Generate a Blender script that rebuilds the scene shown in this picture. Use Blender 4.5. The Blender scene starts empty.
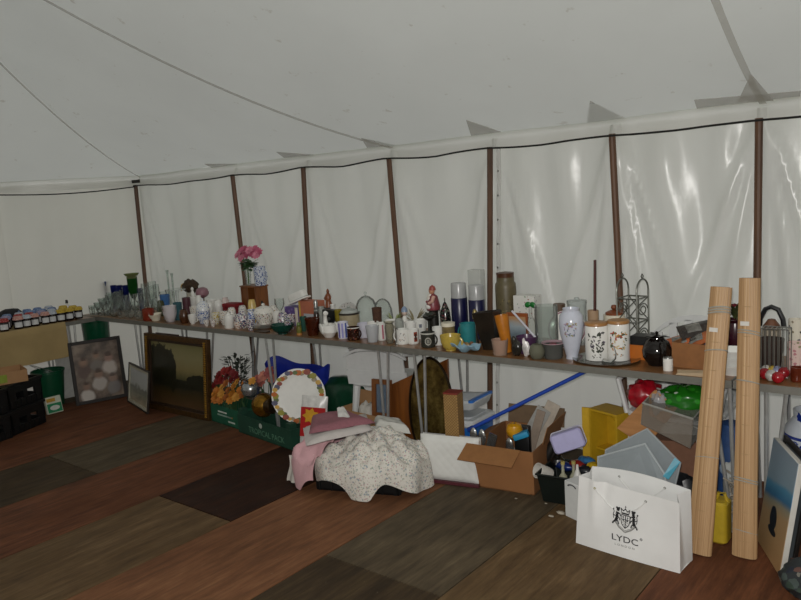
FLASH, EXPO = 68.0, 0.0
import bpy, math, random
from mathutils import Vector, Matrix, noise
random.seed(7)
sc = bpy.context.scene
COL = sc.collection
PI = math.pi
# ------------------------------------------------------------------ camera (measured from the vanishing points)
RM = ((0.7792607295788131, -0.03851665144563038, 0.6255151340277163),
      (0.6235781054857764, 0.14715399644099494, -0.7677864596944997),
      (-0.062474488353775455, 0.9883633789719546, 0.13868947116517))
R3 = Matrix(RM); RT = R3.transposed(); FPX = 735.68; CX, CY = 400.5, 300.0
CAM = Vector((0, 0, 1.6)); TZ = 0.72
cd = bpy.data.cameras.new('camera'); cam = bpy.data.objects.new('camera', cd); COL.objects.link(cam)
cam.matrix_world = Matrix.Translation(CAM) @ R3.to_4x4()
cd.sensor_width = 36; cd.lens = FPX / 801 * 36; cd.clip_start = .02; sc.camera = cam

def ray(px, py): return R3 @ Vector((px - CX, -(py - CY), -FPX))
def onz(px, py, z=0.0):
    r = ray(px, py); return CAM + r * ((z - CAM.z) / r.z)
def ony(px, py, y):
    r = ray(px, py); return CAM + r * (y / r.y)
def proj(p):
    q = RT @ (Vector(p) - CAM); return CX - FPX * q.x / q.z, CY + FPX * q.y / q.z
def depth(p): return -(RT @ (Vector(p) - CAM)).z
def txy(px, y, z):                    # x of the point at depth y, height z seen in column px
    a = Vector((RT[0][0], RT[0][1], RT[0][2])); b = Vector((RT[2][0], RT[2][1], RT[2][2]))
    w = FPX * a + (px - CX) * b
    return -(w.y * y + w.z * (z - CAM.z)) / w.x
def tyx(px, x, z):
    a = Vector((RT[0][0], RT[0][1], RT[0][2])); b = Vector((RT[2][0], RT[2][1], RT[2][2]))
    w = FPX * a + (px - CX) * b
    return -(w.x * x + w.z * (z - CAM.z)) / w.y
def zat(x, y, py):                    # height of the point above (x, y) seen in row py
    a = Vector((RT[1][0], RT[1][1], RT[1][2])); b = Vector((RT[2][0], RT[2][1], RT[2][2]))
    w = FPX * a - (py - CY) * b
    # py = CY + F*qy/qz  ->  F*qy - (py-CY)*qz = 0
    return CAM.z - (w.x * x + w.y * y) / w.z
def place(px, y, top, w, z0=TZ, flat=True):
    r = .04; h = .1; x = 0
    for _ in range(4):
        x = txy(px, y, z0 + h / 2)
        r = w / 2 * depth((x, y, z0 + h / 2)) / FPX
        h = zat(x, y + (r * .75 if flat else 0), top) - z0
    return x, max(h, .004), r

# ------------------------------------------------------------------ materials
def lin(c):
    c = c.lstrip('#'); v = [int(c[i:i + 2], 16) / 255 for i in (0, 2, 4)]
    return [x / 12.92 if x <= .04045 else ((x + .055) / 1.055) ** 2.4 for x in v]
MC = {}
class NT:
    def __init__(s, name):
        s.m = bpy.data.materials.new(name); s.m.use_nodes = True; s.t = s.m.node_tree; s.t.nodes.clear()
        s.out = s.n('ShaderNodeOutputMaterial')
    def n(s, typ, **kw):
        nd = s.t.nodes.new(typ)
        for k, v in kw.items(): setattr(nd, k, v)
        return nd
    def l(s, a, b): s.t.links.new(a, b)
    def coord(s, scale=(1, 1, 1), rot=(0, 0, 0), loc=(0, 0, 0)):
        c = s.n('ShaderNodeTexCoord'); m = s.n('ShaderNodeMapping')
        m.inputs['Scale'].default_value = scale; m.inputs['Rotation'].default_value = rot; m.inputs['Location'].default_value = loc
        s.l(c.outputs['Object'], m.inputs['Vector']); return m.outputs['Vector']
    def noise(s, vec, scale, detail=4, rough=.55):
        t = s.n('ShaderNodeTexNoise'); t.inputs['Scale'].default_value = scale; t.inputs['Detail'].default_value = detail
        t.inputs['Roughness'].default_value = rough
        if vec is not None: s.l(vec, t.inputs['Vector'])
        return t.outputs['Fac']
    def ramp(s, fac, stops, const=False):
        r = s.n('ShaderNodeValToRGB'); e = r.color_ramp.elements
        while len(e) < len(stops): e.new(.5)
        for i, (p, c) in enumerate(stops):
            e[i].position = p; e[i].color = (*(lin(c) if isinstance(c, str) else c), 1)
        if const: r.color_ramp.interpolation = 'CONSTANT'
        s.l(fac, r.inputs['Fac']); return r.outputs['Color']
    def mix(s, fac, a, b, mode='MIX'):
        m = s.n('ShaderNodeMix', data_type='RGBA', blend_type=mode)
        for sock, v in ((m.inputs[0], fac), (m.inputs[6], a), (m.inputs[7], b)):
            if isinstance(v, (int, float)): sock.default_value = v
            elif isinstance(v, str): sock.default_value = (*lin(v), 1)
            elif isinstance(v, (list, tuple)): sock.default_value = (*v, 1)
            else: s.l(v, sock)
        return m.outputs[2]
    def math(s, op, a, b=0.0, c=0.0):
        m = s.n('ShaderNodeMath', operation=op)
        for i, v in enumerate((a, b, c)):
            if isinstance(v, (int, float)): m.inputs[i].default_value = v
            else: s.l(v, m.inputs[i])
        return m.outputs[0]
    def bsdf(s, color, rough=.5, metal=0, bump=None, bstr=.3, bdist=.01, **kw):
        p = s.n('ShaderNodeBsdfPrincipled')
        if isinstance(color, str): p.inputs['Base Color'].default_value = (*lin(color), 1)
        elif isinstance(color, (list, tuple)): p.inputs['Base Color'].default_value = (*color, 1)
        else: s.l(color, p.inputs['Base Color'])
        if isinstance(rough, (int, float)): p.inputs['Roughness'].default_value = rough
        else: s.l(rough, p.inputs['Roughness'])
        p.inputs['Metallic'].default_value = metal
        for k, v in kw.items(): p.inputs[k.replace('_', ' ')].default_value = v
        if bump is not None:
            b = s.n('ShaderNodeBump'); b.inputs['Strength'].default_value = bstr; b.inputs['Distance'].default_value = bdist
            s.l(bump, b.inputs['Height']); s.l(b.outputs['Normal'], p.inputs['Normal'])
        s.l(p.outputs[0], s.out.inputs[0]); return p
def M(col, rough=.5, metal=0, var=.1, scale=30, bump=.1, **kw):
    k = (col, rough, metal, var, scale, bump, tuple(kw.items()))
    if k in MC: return MC[k]
    t = NT('surface_' + col.lstrip('#')); v = t.coord(); f = t.noise(v, scale)
    c = lin(col)
    cc = t.ramp(f, [(.3, [x * (1 - var) for x in c]), (.7, [min(1, x * (1 + var)) for x in c])])
    t.bsdf(cc, rough, metal, bump=f if bump else None, bstr=bump, bdist=.003, **kw)
    MC[k] = t.m; return t.m
def bodyof(o):
    for c in o.children:
        if c.name.split('.')[0] in ('body', 'jar', 'bag_body', 'carton_body', 'carcass', 'packet_body', 'platter_body'): return c
    return o
def glass(tint='#f8faf9', rough=.03, body=.03, key=None):
    k = ('glass', tint, rough, body)
    if k in MC: return MC[k]
    t = NT('glass_' + tint.lstrip('#')); c = lin(tint)
    tr = t.n('ShaderNodeBsdfTransparent'); tr.inputs[0].default_value = (*c, 1)
    gl = t.n('ShaderNodeBsdfGlossy'); gl.inputs['Roughness'].default_value = rough
    df = t.n('ShaderNodeBsdfDiffuse'); df.inputs[0].default_value = (*c, 1)
    nz = t.noise(t.coord(), 60); bp = t.n('ShaderNodeBump'); bp.inputs['Strength'].default_value = .12; bp.inputs['Distance'].default_value = .002
    t.l(nz, bp.inputs['Height']); t.l(bp.outputs[0], gl.inputs['Normal'])
    fr = t.n('ShaderNodeLayerWeight'); fr.inputs['Blend'].default_value = .18
    m1 = t.n('ShaderNodeMixShader'); m1.inputs[0].default_value = body; t.l(tr.outputs[0], m1.inputs[1]); t.l(df.outputs[0], m1.inputs[2])
    m2 = t.n('ShaderNodeMixShader'); t.l(t.math('MULTIPLY', fr.outputs['Fresnel'], .75), m2.inputs[0]); t.l(m1.outputs[0], m2.inputs[1]); t.l(gl.outputs[0], m2.inputs[2])
    t.l(m2.outputs[0], t.out.inputs[0]); MC[k] = t.m; return t.m
def china(base, cols, scale=45, cover=.5, rough=.18):
    k = ('china', base, tuple(cols), scale, cover)
    if k in MC: return MC[k]
    t = NT('patterned_china'); v = t.coord()
    vo = t.n('ShaderNodeTexVoronoi'); vo.inputs['Scale'].default_value = scale; t.l(v, vo.inputs['Vector'])
    w = t.n('ShaderNodeSeparateColor'); t.l(vo.outputs['Color'], w.inputs[0])
    n = len(cols); col = t.ramp(w.outputs[0], [(i / n, c) for i, c in enumerate(cols)], True)
    d = t.math('MULTIPLY', vo.outputs['Distance'], 1.0); nz = t.noise(v, scale * 1.7)
    dd = t.math('ADD', d, t.math('MULTIPLY', nz, .5))
    f = t.math('LESS_THAN', dd, .25 + cover * .85)
    t.bsdf(t.mix(f, base, col), rough); MC[k] = t.m; return t.m
def woodm(a, b, axis=2, scale=6, rough=.5, name='wood'):
    k = ('wood', a, b, axis, scale, rough)
    if k in MC: return MC[k]
    t = NT(name + '_grain'); s = [scale * 6] * 3; s[axis] = scale * .5
    f = t.noise(t.coord(tuple(s)), 1.0, 6, .6)
    t.bsdf(t.ramp(f, [(.28, a), (.72, b)]), rough, bump=f, bstr=.15, bdist=.003); MC[k] = t.m; return t.m
def clearp(col, alpha=.5, rough=.25):        # see-through plastic: part of the light passes, part scatters
    k = ('clearp', col, alpha, rough)
    if k in MC: return MC[k]
    t = NT('translucent_plastic'); p = t.n('ShaderNodeBsdfPrincipled'); c = t.ramp(t.noise(t.coord(), 12), [(.3, [x * .93 for x in lin(col)]), (.7, lin(col))])
    t.l(c, p.inputs['Base Color']); p.inputs['Roughness'].default_value = rough
    tr = t.n('ShaderNodeBsdfTransparent'); mx = t.n('ShaderNodeMixShader'); mx.inputs[0].default_value = alpha
    t.l(tr.outputs[0], mx.inputs[1]); t.l(p.outputs[0], mx.inputs[2]); t.l(mx.outputs[0], t.out.inputs[0]); MC[k] = t.m; return t.m
CARD = M('#a07a54', .85, var=.08, scale=14); WHITEP = M('#e6e6e2', .35, var=.03); BLACKP = M('#101112', .42, var=.2)
CHROME = M('#a9aaa8', .3, .9, var=.08); IRON = M('#33332f', .5, .6); BROWNW = woodm('#5a4130', '#7d5c43'); BRASS = M('#7d6330', .3, .85, var=.35, scale=18)
CLEAR = glass(); PORC = M('#e4e3de', .15, var=.03, bump=0); CREAM = M('#ddd6c2', .25, var=.05); GREENC = M('#17543f', .6, var=.15)
LEAF = M('#33522f', .5, var=.3)

# ------------------------------------------------------------------ mesh building
class G:
    def __init__(s): s.v = []; s.f = []; s.m = Matrix.Identity(4)
    def add(s, vs, fs):
        o = len(s.v); s.v += [s.m @ Vector(v) for v in vs]; s.f += [tuple(i + o for i in f) for f in fs]; return s
    def at(s, loc=(0, 0, 0), rot=(0, 0, 0)):
        from mathutils import Euler
        s.m = Matrix.Translation(loc) @ Euler(rot).to_matrix().to_4x4(); return s
    def box(s, c, d, taper=1.0):
        x, y, z = d[0] / 2, d[1] / 2, d[2] / 2; t = taper
        vs = [(c[0] + i * x * (t if k < 0 else 1), c[1] + j * y * (t if k < 0 else 1), c[2] + k * z) for k in (-1, 1) for j in (-1, 1) for i in (-1, 1)]
        return s.add(vs, [(0, 2, 3, 1), (4, 5, 7, 6), (0, 1, 5, 4), (2, 6, 7, 3), (0, 4, 6, 2), (1, 3, 7, 5)])
    def rbox(s, c, d, r=.01, taper=1.0, n=4):     # box with rounded vertical edges
        pts = []
        for (sx, sy, a0) in ((1, 1, 0), (-1, 1, PI / 2), (-1, -1, PI), (1, -1, 1.5 * PI)):
            for i in range(n + 1):
                a = a0 + PI / 2 * i / n
                pts.append((sx * (d[0] / 2 - r) + r * math.cos(a), sy * (d[1] / 2 - r) + r * math.sin(a)))
        N = len(pts); e = min(r * .4, d[2] * .3); L = []
        for z, k in ((-d[2] / 2, taper - e / d[0] * 2), (-d[2] / 2 + e, taper), (d[2] / 2 - e, 1), (d[2] / 2, 1 - e / d[0] * 2)):
            L += [(c[0] + p[0] * k, c[1] + p[1] * k, c[2] + z) for p in pts]
        fs = [tuple(range(N))[::-1], tuple(range(3 * N, 4 * N))]
        for k in range(3): fs += [(k * N + i, k * N + (i + 1) % N, (k + 1) * N + (i + 1) % N, (k + 1) * N + i) for i in range(N)]
        return s.add(L, fs)
    def lathe(s, prof, n=28, c=(0, 0, 0), sx=1, sy=1, wob=None):
        L = []; fs = []
        for (r, z) in prof:
            for i in range(n):
                a = 2 * PI * i / n; k = 1 + (wob(a, z) if wob else 0)
                L.append((c[0] + r * k * math.cos(a) * sx, c[1] + r * k * math.sin(a) * sy, c[2] + z))
        for k in range(len(prof) - 1): fs += [(k * n + i, k * n + (i + 1) % n, (k + 1) * n + (i + 1) % n, (k + 1) * n + i) for i in range(n)]
        m = len(prof) - 1
        if prof[0][0] > 1e-6 and prof[-1][0] > 1e-6:
            if prof[-1] != prof[0]: fs += [(m * n + i, m * n + (i + 1) % n, (i + 1) % n, i) for i in range(n)]
            return s.add(L, fs)
        if prof[0][0] > 1e-6: fs.append(tuple(range(n))[::-1])
        if prof[-1][0] > 1e-6: fs.append(tuple((len(prof) - 1) * n + i for i in range(n)))
        return s.add(L, fs)
    def tube(s, pts, r, n=8, closed=False, flat=1.0):
        pts = [Vector(p) for p in pts]; N = len(pts); L = []; fs = []; up = None
        for i, p in enumerate(pts):
            a = pts[i - 1] if (i or closed) else p; b = pts[(i + 1) % N] if (i < N - 1 or closed) else p
            t = (b - a).normalized() if (b - a).length > 1e-9 else Vector((0, 0, 1))
            if up is None: up = Vector((0, 0, 1)) if abs(t.z) < .9 else Vector((1, 0, 0))
            u = t.cross(up); u = u.normalized() if u.length > 1e-6 else t.orthogonal().normalized()
            w = u.cross(t).normalized(); up = w
            rr = r[i] if isinstance(r, (list, tuple)) else r
            for k in range(n):
                q = 2 * PI * k / n; L.append(p + u * (rr * math.cos(q)) + w * (rr * flat * math.sin(q)))
        for i in range(N if closed else N - 1):
            j = (i + 1) % N; fs += [(i * n + k, i * n + (k + 1) % n, j * n + (k + 1) % n, j * n + k) for k in range(n)]
        if not closed: fs += [tuple(range(n))[::-1], tuple((N - 1) * n + k for k in range(n))]
        return s.add(L, fs)
    def ell(s, c, r, n=16, amp=0, seed=0, freq=3):
        if not isinstance(r, (list, tuple)): r = (r, r, r)
        L = []; fs = []; m = max(6, n // 2)
        for j in range(m + 1):
            t = PI * j / m
            for i in range(n):
                a = 2 * PI * i / n; d = Vector((math.sin(t) * math.cos(a), math.sin(t) * math.sin(a), -math.cos(t)))
                k = 1 + amp * noise.noise(d * freq + Vector((seed * 3.1, seed * 1.7, seed))) if amp else 1
                L.append((c[0] + d.x * r[0] * k, c[1] + d.y * r[1] * k, c[2] + d.z * r[2] * k))
        for j in range(m): fs += [(j * n + i, j * n + (i + 1) % n, (j + 1) * n + (i + 1) % n, (j + 1) * n + i) for i in range(n)]
        return s.add(L, fs)
    def grid(s, fn, nu, nv, thick=0):
        P = [[Vector(fn(i / nu, j / nv)) for i in range(nu + 1)] for j in range(nv + 1)]
        L = [p for row in P for p in row]; w = nu + 1
        fs = [(j * w + i, j * w + i + 1, (j + 1) * w + i + 1, (j + 1) * w + i) for j in range(nv) for i in range(nu)]
        if thick:
            off = len(L); nn = []
            for j in range(nv + 1):
                for i in range(nu + 1):
                    du = P[j][min(i + 1, nu)] - P[j][max(i - 1, 0)]; dv = P[min(j + 1, nv)][i] - P[max(j - 1, 0)][i]
                    q = du.cross(dv); nn.append(q.normalized() if q.length > 1e-9 else Vector((0, 0, 1)))
            L += [p - q * thick for p, q in zip(L[:off], nn)]
            fs += [tuple(k + off for k in f[::-1]) for f in fs]
            bd = [(i, i + 1) for i in range(nu)] + [(j * w + nu, (j + 1) * w + nu) for j in range(nv)] + [(nv * w + i + 1, nv * w + i) for i in range(nu)] + [((j + 1) * w, j * w) for j in range(nv)]
            fs += [(b, a, a + off, b + off) for a, b in bd]
        return s.add(L, fs)
    def prism(s, poly, z0, z1):
        N = len(poly); L = [(p[0], p[1], z0) for p in poly] + [(p[0], p[1], z1) for p in poly]
        return s.add(L, [tuple(range(N))[::-1], tuple(range(N, 2 * N))] + [(i, (i + 1) % N, N + (i + 1) % N, N + i) for i in range(N)])
    def leaf(s, p, d, up, L, W, bend=.2):
        p, d, up = Vector(p), Vector(d).normalized(), Vector(up); sd = d.cross(up); sd = sd.normalized() if sd.length > 1e-6 else d.orthogonal().normalized(); n = sd.cross(d)
        vs = []
        for t, w in ((0, .08), (.3, .8), (.6, 1), (.85, .55), (1, .05)):
            q = p + d * (L * t) - n * (bend * L * t * t); vs += [q + sd * (W / 2 * w), q + n * (W * .08 * w), q - sd * (W / 2 * w)]
        fs = []
        for k in range(4): fs += [(3 * k, 3 * k + 1, 3 * k + 4, 3 * k + 3), (3 * k + 1, 3 * k + 2, 3 * k + 5, 3 * k + 4)]
        return s.add(vs, fs)
    def bloom(s, c, r, up=(0, 0, 1), n=7, layers=2, rnd=random):
        c = Vector(c); up = Vector(up).normalized(); a = up.orthogonal().normalized(); b = up.cross(a)
        for k in range(layers):
            for i in range(n):
                q = 2 * PI * (i + .5 * k) / n + rnd.uniform(-.2, .2); d = a * math.cos(q) + b * math.sin(q) + up * (.25 + .6 * k)
                s.leaf(c, d, up, r * (1 - .25 * k), r * .62, .25)
        s.ell(c + up * r * .12, r * .22, 8); return s
    def build(s, name, mat, parent=None, smooth=35, bev=0):
        me = bpy.data.meshes.new(name); me.from_pydata([tuple(v) for v in s.v], [], s.f); me.update()
        if smooth:
            me.polygons.foreach_set('use_smooth', [True] * len(me.polygons)); me.set_sharp_from_angle(angle=math.radians(smooth))
        o = bpy.data.objects.new(name, me); COL.objects.link(o); me.materials.append(mat)
        if parent is not None: o.parent = parent
        if bev:
            b = o.modifiers.new('bevel', 'BEVEL'); b.width = bev; b.segments = 2; b.limit_method = 'ANGLE'
        return o
def tag(o, label, cat, group=None, kind=None):
    o['label'] = label; o['category'] = cat
    if group: o['group'] = group
    if kind: o['kind'] = kind
    return o
def thing(name, label, cat, loc=(0, 0, 0), rz=0, group=None, rx=0, ry=0):
    o = bpy.data.objects.new(name, None); COL.objects.link(o); o.location = loc; o.rotation_euler = (rx, ry, rz); o.empty_display_size = .05
    return tag(o, label, cat, group)
def struct(o): o['kind'] = 'structure'; return o
def shell(p, t=.003):
    inn = [(max(r - t, 0.0), z + (t if i < 2 else 0)) for i, (r, z) in enumerate(p)]
    return p + inn[::-1]
def text(body, size, mat, parent, loc, rot, sx=1.0, name='lettering', ext=.0004):
    cu = bpy.data.curves.new('t', 'FONT'); cu.body = body; cu.size = size; cu.align_x = 'CENTER'; cu.extrude = ext; cu.resolution_u = 3
    o = bpy.data.objects.new('t', cu); COL.objects.link(o)
    dg = bpy.context.evaluated_depsgraph_get(); me = bpy.data.meshes.new_from_object(o.evaluated_get(dg)); bpy.data.objects.remove(o)
    me.name = name; me.materials.clear(); me.materials.append(mat)
    q = bpy.data.objects.new(name, me); COL.objects.link(q); q.parent = parent; q.location = loc; q.rotation_euler = rot; q.scale = (sx, 1, 1); return q
def arc_handle(r, z1, z2, out, a, tr=.005):
    pts = []
    for i in range(11):
        t = PI * i / 10; rr = r + out * math.sin(t) - .002; z = (z1 + z2) / 2 + (z2 - z1) / 2 * math.cos(t)
        pts.append((rr * math.cos(a), rr * math.sin(a), z))
    return G().tube(pts, tr, 8)
FACE = -2.24          # heading (about z) that turns an object's +x side toward the camera from mid table
# unit profiles: radius as a share of the widest radius, height as a share of the full height
PR = {
 'mug': [(0, 0), (.9, 0), (.97, .04), (1, .12), (1, 1)],
 'taper': [(0, 0), (.68, 0), (.72, .05), (.9, .6), (1, 1)],
 'cup': [(0, 0), (.5, 0), (.5, .06), (.72, .2), (.92, .55), (1, 1)],
 'bowl': [(0, 0), (.42, 0), (.42, .1), (.7, .3), (.92, .68), (1, 1)],
 'dish': [(0, 0), (.6, 0), (.62, .2), (.85, .6), (1, 1)],
 'wine': [(0, 0), (.75, 0), (.72, .02), (.12, .06), (.1, .42), (.35, .5), (.85, .65), (1, .8), (.92, 1)],
 'flute': [(0, 0), (.9, 0), (.85, .02), (.16, .07), (.14, .3), (.6, .4), (.9, .7), (1, 1)],
 'goblet': [(0, 0), (.6, 0), (.58, .03), (.16, .1), (.14, .3), (.55, .42), (.72, .65), (1, 1)],
 'tumbler': [(0, 0), (.78, 0), (.82, .05), (1, 1)],
  'chalice': [(0, 0), (.62, 0), (.6, .03), (.14, .08), (.12, .3), (.5, .38), (.9, .55), (1, .75), (1, 1)],
 'urn': [(0, 0), (.5, 0), (.46, .05), (.55, .12), (.9, .5), (1, .7), (.9, .86), (.62, .95), (.66, 1)],
 'vase': [(0, 0), (.55, 0), (.6, .05), (.8, .5), (.85, .75), (.7, .92), (1, 1)],
 'jar': [(0, 0), (.9, 0), (1, .05), (1, .84), (.96, .9), (.84, .93), (.84, 1)],
 'pot': [(0, 0), (.62, 0), (.82, .1), (1, .4), (1, .55), (.85, .85), (.62, 1)],
 'cone': [(0, 0), (.55, 0), (.6, .05), (1, 1)],
 'bottle': [(0, 0), (.95, 0), (1, .03), (1, .55), (.85, .66), (.35, .76), (.3, .96), (.36, .97), (.36, 1)],
 'cyl': [(0, 0), (.97, 0), (1, .02), (1, 1)],
}
def prof(k, r, h): return [(a * r, b * h) for a, b in PR[k]]
def solid(k, r, h):
    p = prof(k, r, h); return p + [(0, h)]
# ------------------------------------------------------------------ the marquee
YW, ZE = 4.03, 1.95                       # cloth wall plane, height of the roof edge
YP = 3.95                                 # row of side poles
KX, KY, KZ = -5.12, 1.42, 3.63            # head of the end pole, off to the left
def tentm(name, col, trans, rough, dirt):
    t = NT(name); v = t.coord(); nz = t.noise(v, 1.3, 5); sp = t.noise(v, 9, 3, .7)
    c = t.ramp(nz, [(.3, [x * .93 for x in lin(col)]), (.7, lin(col))])
    if dirt: c = t.mix(t.ramp(sp, [(.66, (0, 0, 0)), (.74, (.35, .35, .35))]), c, '#8d7f63')
    d = t.bsdf(c, rough, bump=t.noise(v, 22, 3), bstr=.06, bdist=.01)
    tr = t.n('ShaderNodeBsdfTranslucent'); t.l(c, tr.inputs[0])
    mx = t.n('ShaderNodeMixShader'); mx.inputs[0].default_value = trans
    t.l(d.outputs[0], mx.inputs[1]); t.l(tr.outputs[0], mx.inputs[2]); t.l(mx.outputs[0], t.out.inputs[0]); return t.m
ROOFM = tentm('roof_canvas', '#dcdfdb', .42, .5, True)
WALLM = tentm('wall_sheeting', '#e8e8e4', .52, .25, False)
PATCHM = clearp('#c9c7bf', .42, .5); STRAPM = clearp('#b4b1a6', .5, .6)
# floor of loose plywood panels
sub = struct(G().box((-2.4, 1.4, -.04), (11, 6.2, .06)).build('floor', M('#2a211b', .8), bev=0))
def ply(name, a, b, c, sh=.5):
    t = NT(name); v = t.coord((7, 1.1, 7)); f = t.noise(v, 2.4, 7, .65); g = t.noise(t.coord(), 2.2, 4); g2 = t.noise(t.coord(), 28, 3)
    col = t.ramp(f, [(.3, a), (.5, b), (.72, c)])
    col = t.mix(t.ramp(g, [(.35, (0, 0, 0)), (.7, (.55, .55, .55))]), col, [x * .6 for x in lin(b)])
    col = t.mix(t.ramp(g2, [(.7, (0, 0, 0)), (.76, (.3, .3, .3))]), col, '#8c7a62')
    f3 = t.noise(t.coord((60, 4, 60)), 1.0, 5, .7); col = t.mix(t.ramp(f3, [(.35, (.55, .55, .55)), (.6, (0, 0, 0))]), col, a)
    t.bsdf(col, t.ramp(g, [(.3, (sh + .1,) * 3), (.7, (sh + .3,) * 3)]), bump=f, bstr=.25, bdist=.004, Specular_IOR_Level=.18); return t.m
PM = [ply('red_ply', '#452a1c', '#6c422b', '#825237'), ply('orange_ply', '#543826', '#7c5338', '#936848'), ply('grey_ply', '#3c3328', '#5a4e3c', '#6e604a'),
      ply('dark_ply', '#1d1009', '#31190d', '#432612', .45), ply('brown_ply', '#463624', '#665036', '#7c6548'), ply('dun_ply', '#2d2419', '#463827', '#58482f')]
XS = [-8.2, -7.55, -6.9, -6.25, -5.62, -4.98, -4.33, -3.66, -3.01, -2.33, -1.68, -1.03, -.38, .27, .92, 1.57, 2.22, 2.87]
PAL = {3: (0, 0), 4: (0, 0), 5: (2, 5), 6: (0, 0), 7: (3, 4), 8: (1, 1), 9: (5, 2), 10: (4, 4), 11: (0, 0), 12: (5, 0)}
for k in range(len(XS) - 1):
    far, near = PAL.get(k, (k % 5, (k * 2 + 1) % 5))
    if k in (5, 7, 9): cuts = [-1.6, .75, 2.2, 4.4]
    else: cuts = [-1.6, .1, 3.3, 4.4] if k in (6, 8, 10) else [-1.6, 1.0, 4.4]
    for j in range(len(cuts) - 1):
        a, b = cuts[j], cuts[j + 1]; mi = far if b > 3 else near
        if k == 9 and b > 3: mi = 2
        if k == 9 and j == 1: mi = 5
        o = G().box(((XS[k] + XS[k + 1]) / 2, (a + b) / 2, -.006), (XS[k + 1] - XS[k] - .006, b - a - .008, .012)).build('floor_panel', PM[mi], sub, smooth=0)
# roof: a sagging skin stretched from the eaves up to the ridge
EAVE = [(2.9, YW), (-6.375, YW), (-6.93, 2.93), (-7.3, 1.5), (-7.35, .3), (-7.1, -1.1), (2.9, -1.1)]
def sag(v): return .2 * 4 * v * (1 - v) ** 1.25
def roofpt(ex, ey, v):
    if ey >= YW - .01 or ey <= -1.09: tx = max(KX, min(2.9, KX + (ex + 6.375) / 9.275 * (2.9 - KX)))
    else: tx = KX
    z = ZE + (KZ - ZE) * v - sag(v) + .012 * noise.noise(Vector((ex * 1.4, ey * 1.4, v * 5)))
    return Vector((ex + (tx - ex) * v, ey + (KY - ey) * v, z))
def epoint(s):
    k = min(int(s), len(EAVE) - 2); t = s - k; a, b = EAVE[k], EAVE[k + 1]; return a[0] + (b[0] - a[0]) * t, a[1] + (b[1] - a[1]) * t
g = G()
segs = [(0, 1, 60), (1, 2, 10), (2, 3, 10), (3, 4, 8), (4, 5, 8), (5, 6, 40)]
for a, b, n in segs: g.grid(lambda u, v: roofpt(*epoint(a + (b - a) * u * .99999), v), n, 24)
roof = struct(g.build('ceiling', ROOFM, smooth=60))
# hem of the roof hanging inside the wall head
g = G()
for a, b, n in segs:
    g.grid(lambda u, v: (lambda e: (e[0], e[1] - (.02 if e[1] > 3 else 0) - .012 * v + .01 * math.sin(e[0] * 9) * v, ZE + .005 - .10 * v))(epoint(a + (b - a) * u * .99999)), n, 3)
g.build('eave_hem', tentm('clear_hem', '#e8e8e4', .5, .22, False), roof)
def eave_on_back(x): return x, YW
def find_roof(px, py, off=.012):          # roof point seen at a pixel: the roof meets the view ray there
    r = ray(px, py); lo = None; t = .4
    def under(p):                        # height of the roof above p
        v = (YW - p.y) / (YW - KY); tx = p.x
        z = ZE + (KZ - ZE) * v - sag(max(0, min(1, v))); return z - p.z
    while t < 14:
        p = CAM + r.normalized() * t
        if p.y < YW and under(p) < off: return p
        if p.y > YW: return Vector((p.x, YW - .01, ZE))
        t += .01
    return p
def patch(pix):
    pts = [find_roof(*p) for p in pix]; n = (pts[1] - pts[0]).cross(pts[2] - pts[0]).normalized()
    if n.z > 0: n = -n
    N = len(pts); L = pts + [p - n * .002 for p in pts]
    return G().add(L, [tuple(range(N)), tuple(range(N, 2 * N))[::-1]] + [(i, (i + 1) % N, N + (i + 1) % N, N + i) for i in range(N)]).build('reinforcement_patch', PATCHM, roof, smooth=0)
for pix in ([(466, 120), (501, 132), (471, 136)], [(590, 101), (627, 121), (588, 125)], [(361, 138), (399, 147), (367, 148)], [(276, 152), (318, 157), (284, 158)],
            [(204, 164), (243, 166), (212, 168)], [(694, 100), (801, 91), (801, 101), (698, 112)], [(751, 74), (737, 103), (774, 101)]): patch(pix)
def strap(pts, w):
    g = G(); L = []; 
    for i, p in enumerate(pts):
        d = (pts[min(i + 1, len(pts) - 1)] - pts[max(i - 1, 0)]).normalized(); s = d.cross(Vector((0, -.57, -.82))).normalized() * w / 2
        L += [p + s, p - s]
    g.add(L, [(2 * i, 2 * i + 1, 2 * i + 3, 2 * i + 2) for i in range(len(pts) - 1)]); return g.build('roof_seam', STRAPM, roof)
def seam(ex, ey, kx, w, n=24):
    P = []
    for i in range(n + 1):
        v = i / n; p = Vector((ex + (kx - ex) * v, ey + (KY - ey) * v, ZE + (KZ - ZE) * v - sag(v) - .02)); P.append(p)
    return strap(P, w)
seam(-3.245, YW, KX, .028); seam(-6.375, YW, KX, .028); seam(-.905, YW, -.905, .032); seam(1.5, YW, 1.5, .05)
# walls: hung sheeting with folds
WALLD = tentm('dull_sheeting', '#e2e1da', .5, .5, False)
def wall(name, a, b, n, nv, inward, folds, m_=None):
    a, b, q = Vector((*a, 0)), Vector((*b, 0)), Vector((*inward, 0)); L = (b - a).length
    def fn(u, v):
        s = u * L; z = v * (ZE - .03); p = a + (b - a) * u
        d = .012 * math.sin(s * 7.7 + 1.6 * math.sin(z * 1.3)) + .013 * math.sin(s * 21 + z * 2 + 2 * noise.noise(Vector((s * 1.5, z, 1)))) * (.35 + .65 * v) + .022 * noise.noise(Vector((s * 2.2, z * 1.1, 3.3)))
        d += .012 * noise.noise(Vector((s * 9, z * 1.8, 8.1))) * v ** 2
        for (s0, z0, k, wd) in folds:                     # drag folds running down from the pole heads
            c = s0 + k * (ZE - z); d += .026 * math.exp(-((s - c) / wd) ** 2) * v
        d *= 1 + .55 * max(0, min(1, (p.x + 2.9) / 1.2)) if folds else .6
        return p + q * (d * min(1, 6 * (1 - v) + .35)) + Vector((0, 0, z))
    return struct(G().grid(fn, n, nv).build(name, m_ or WALLM, smooth=80))
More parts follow.
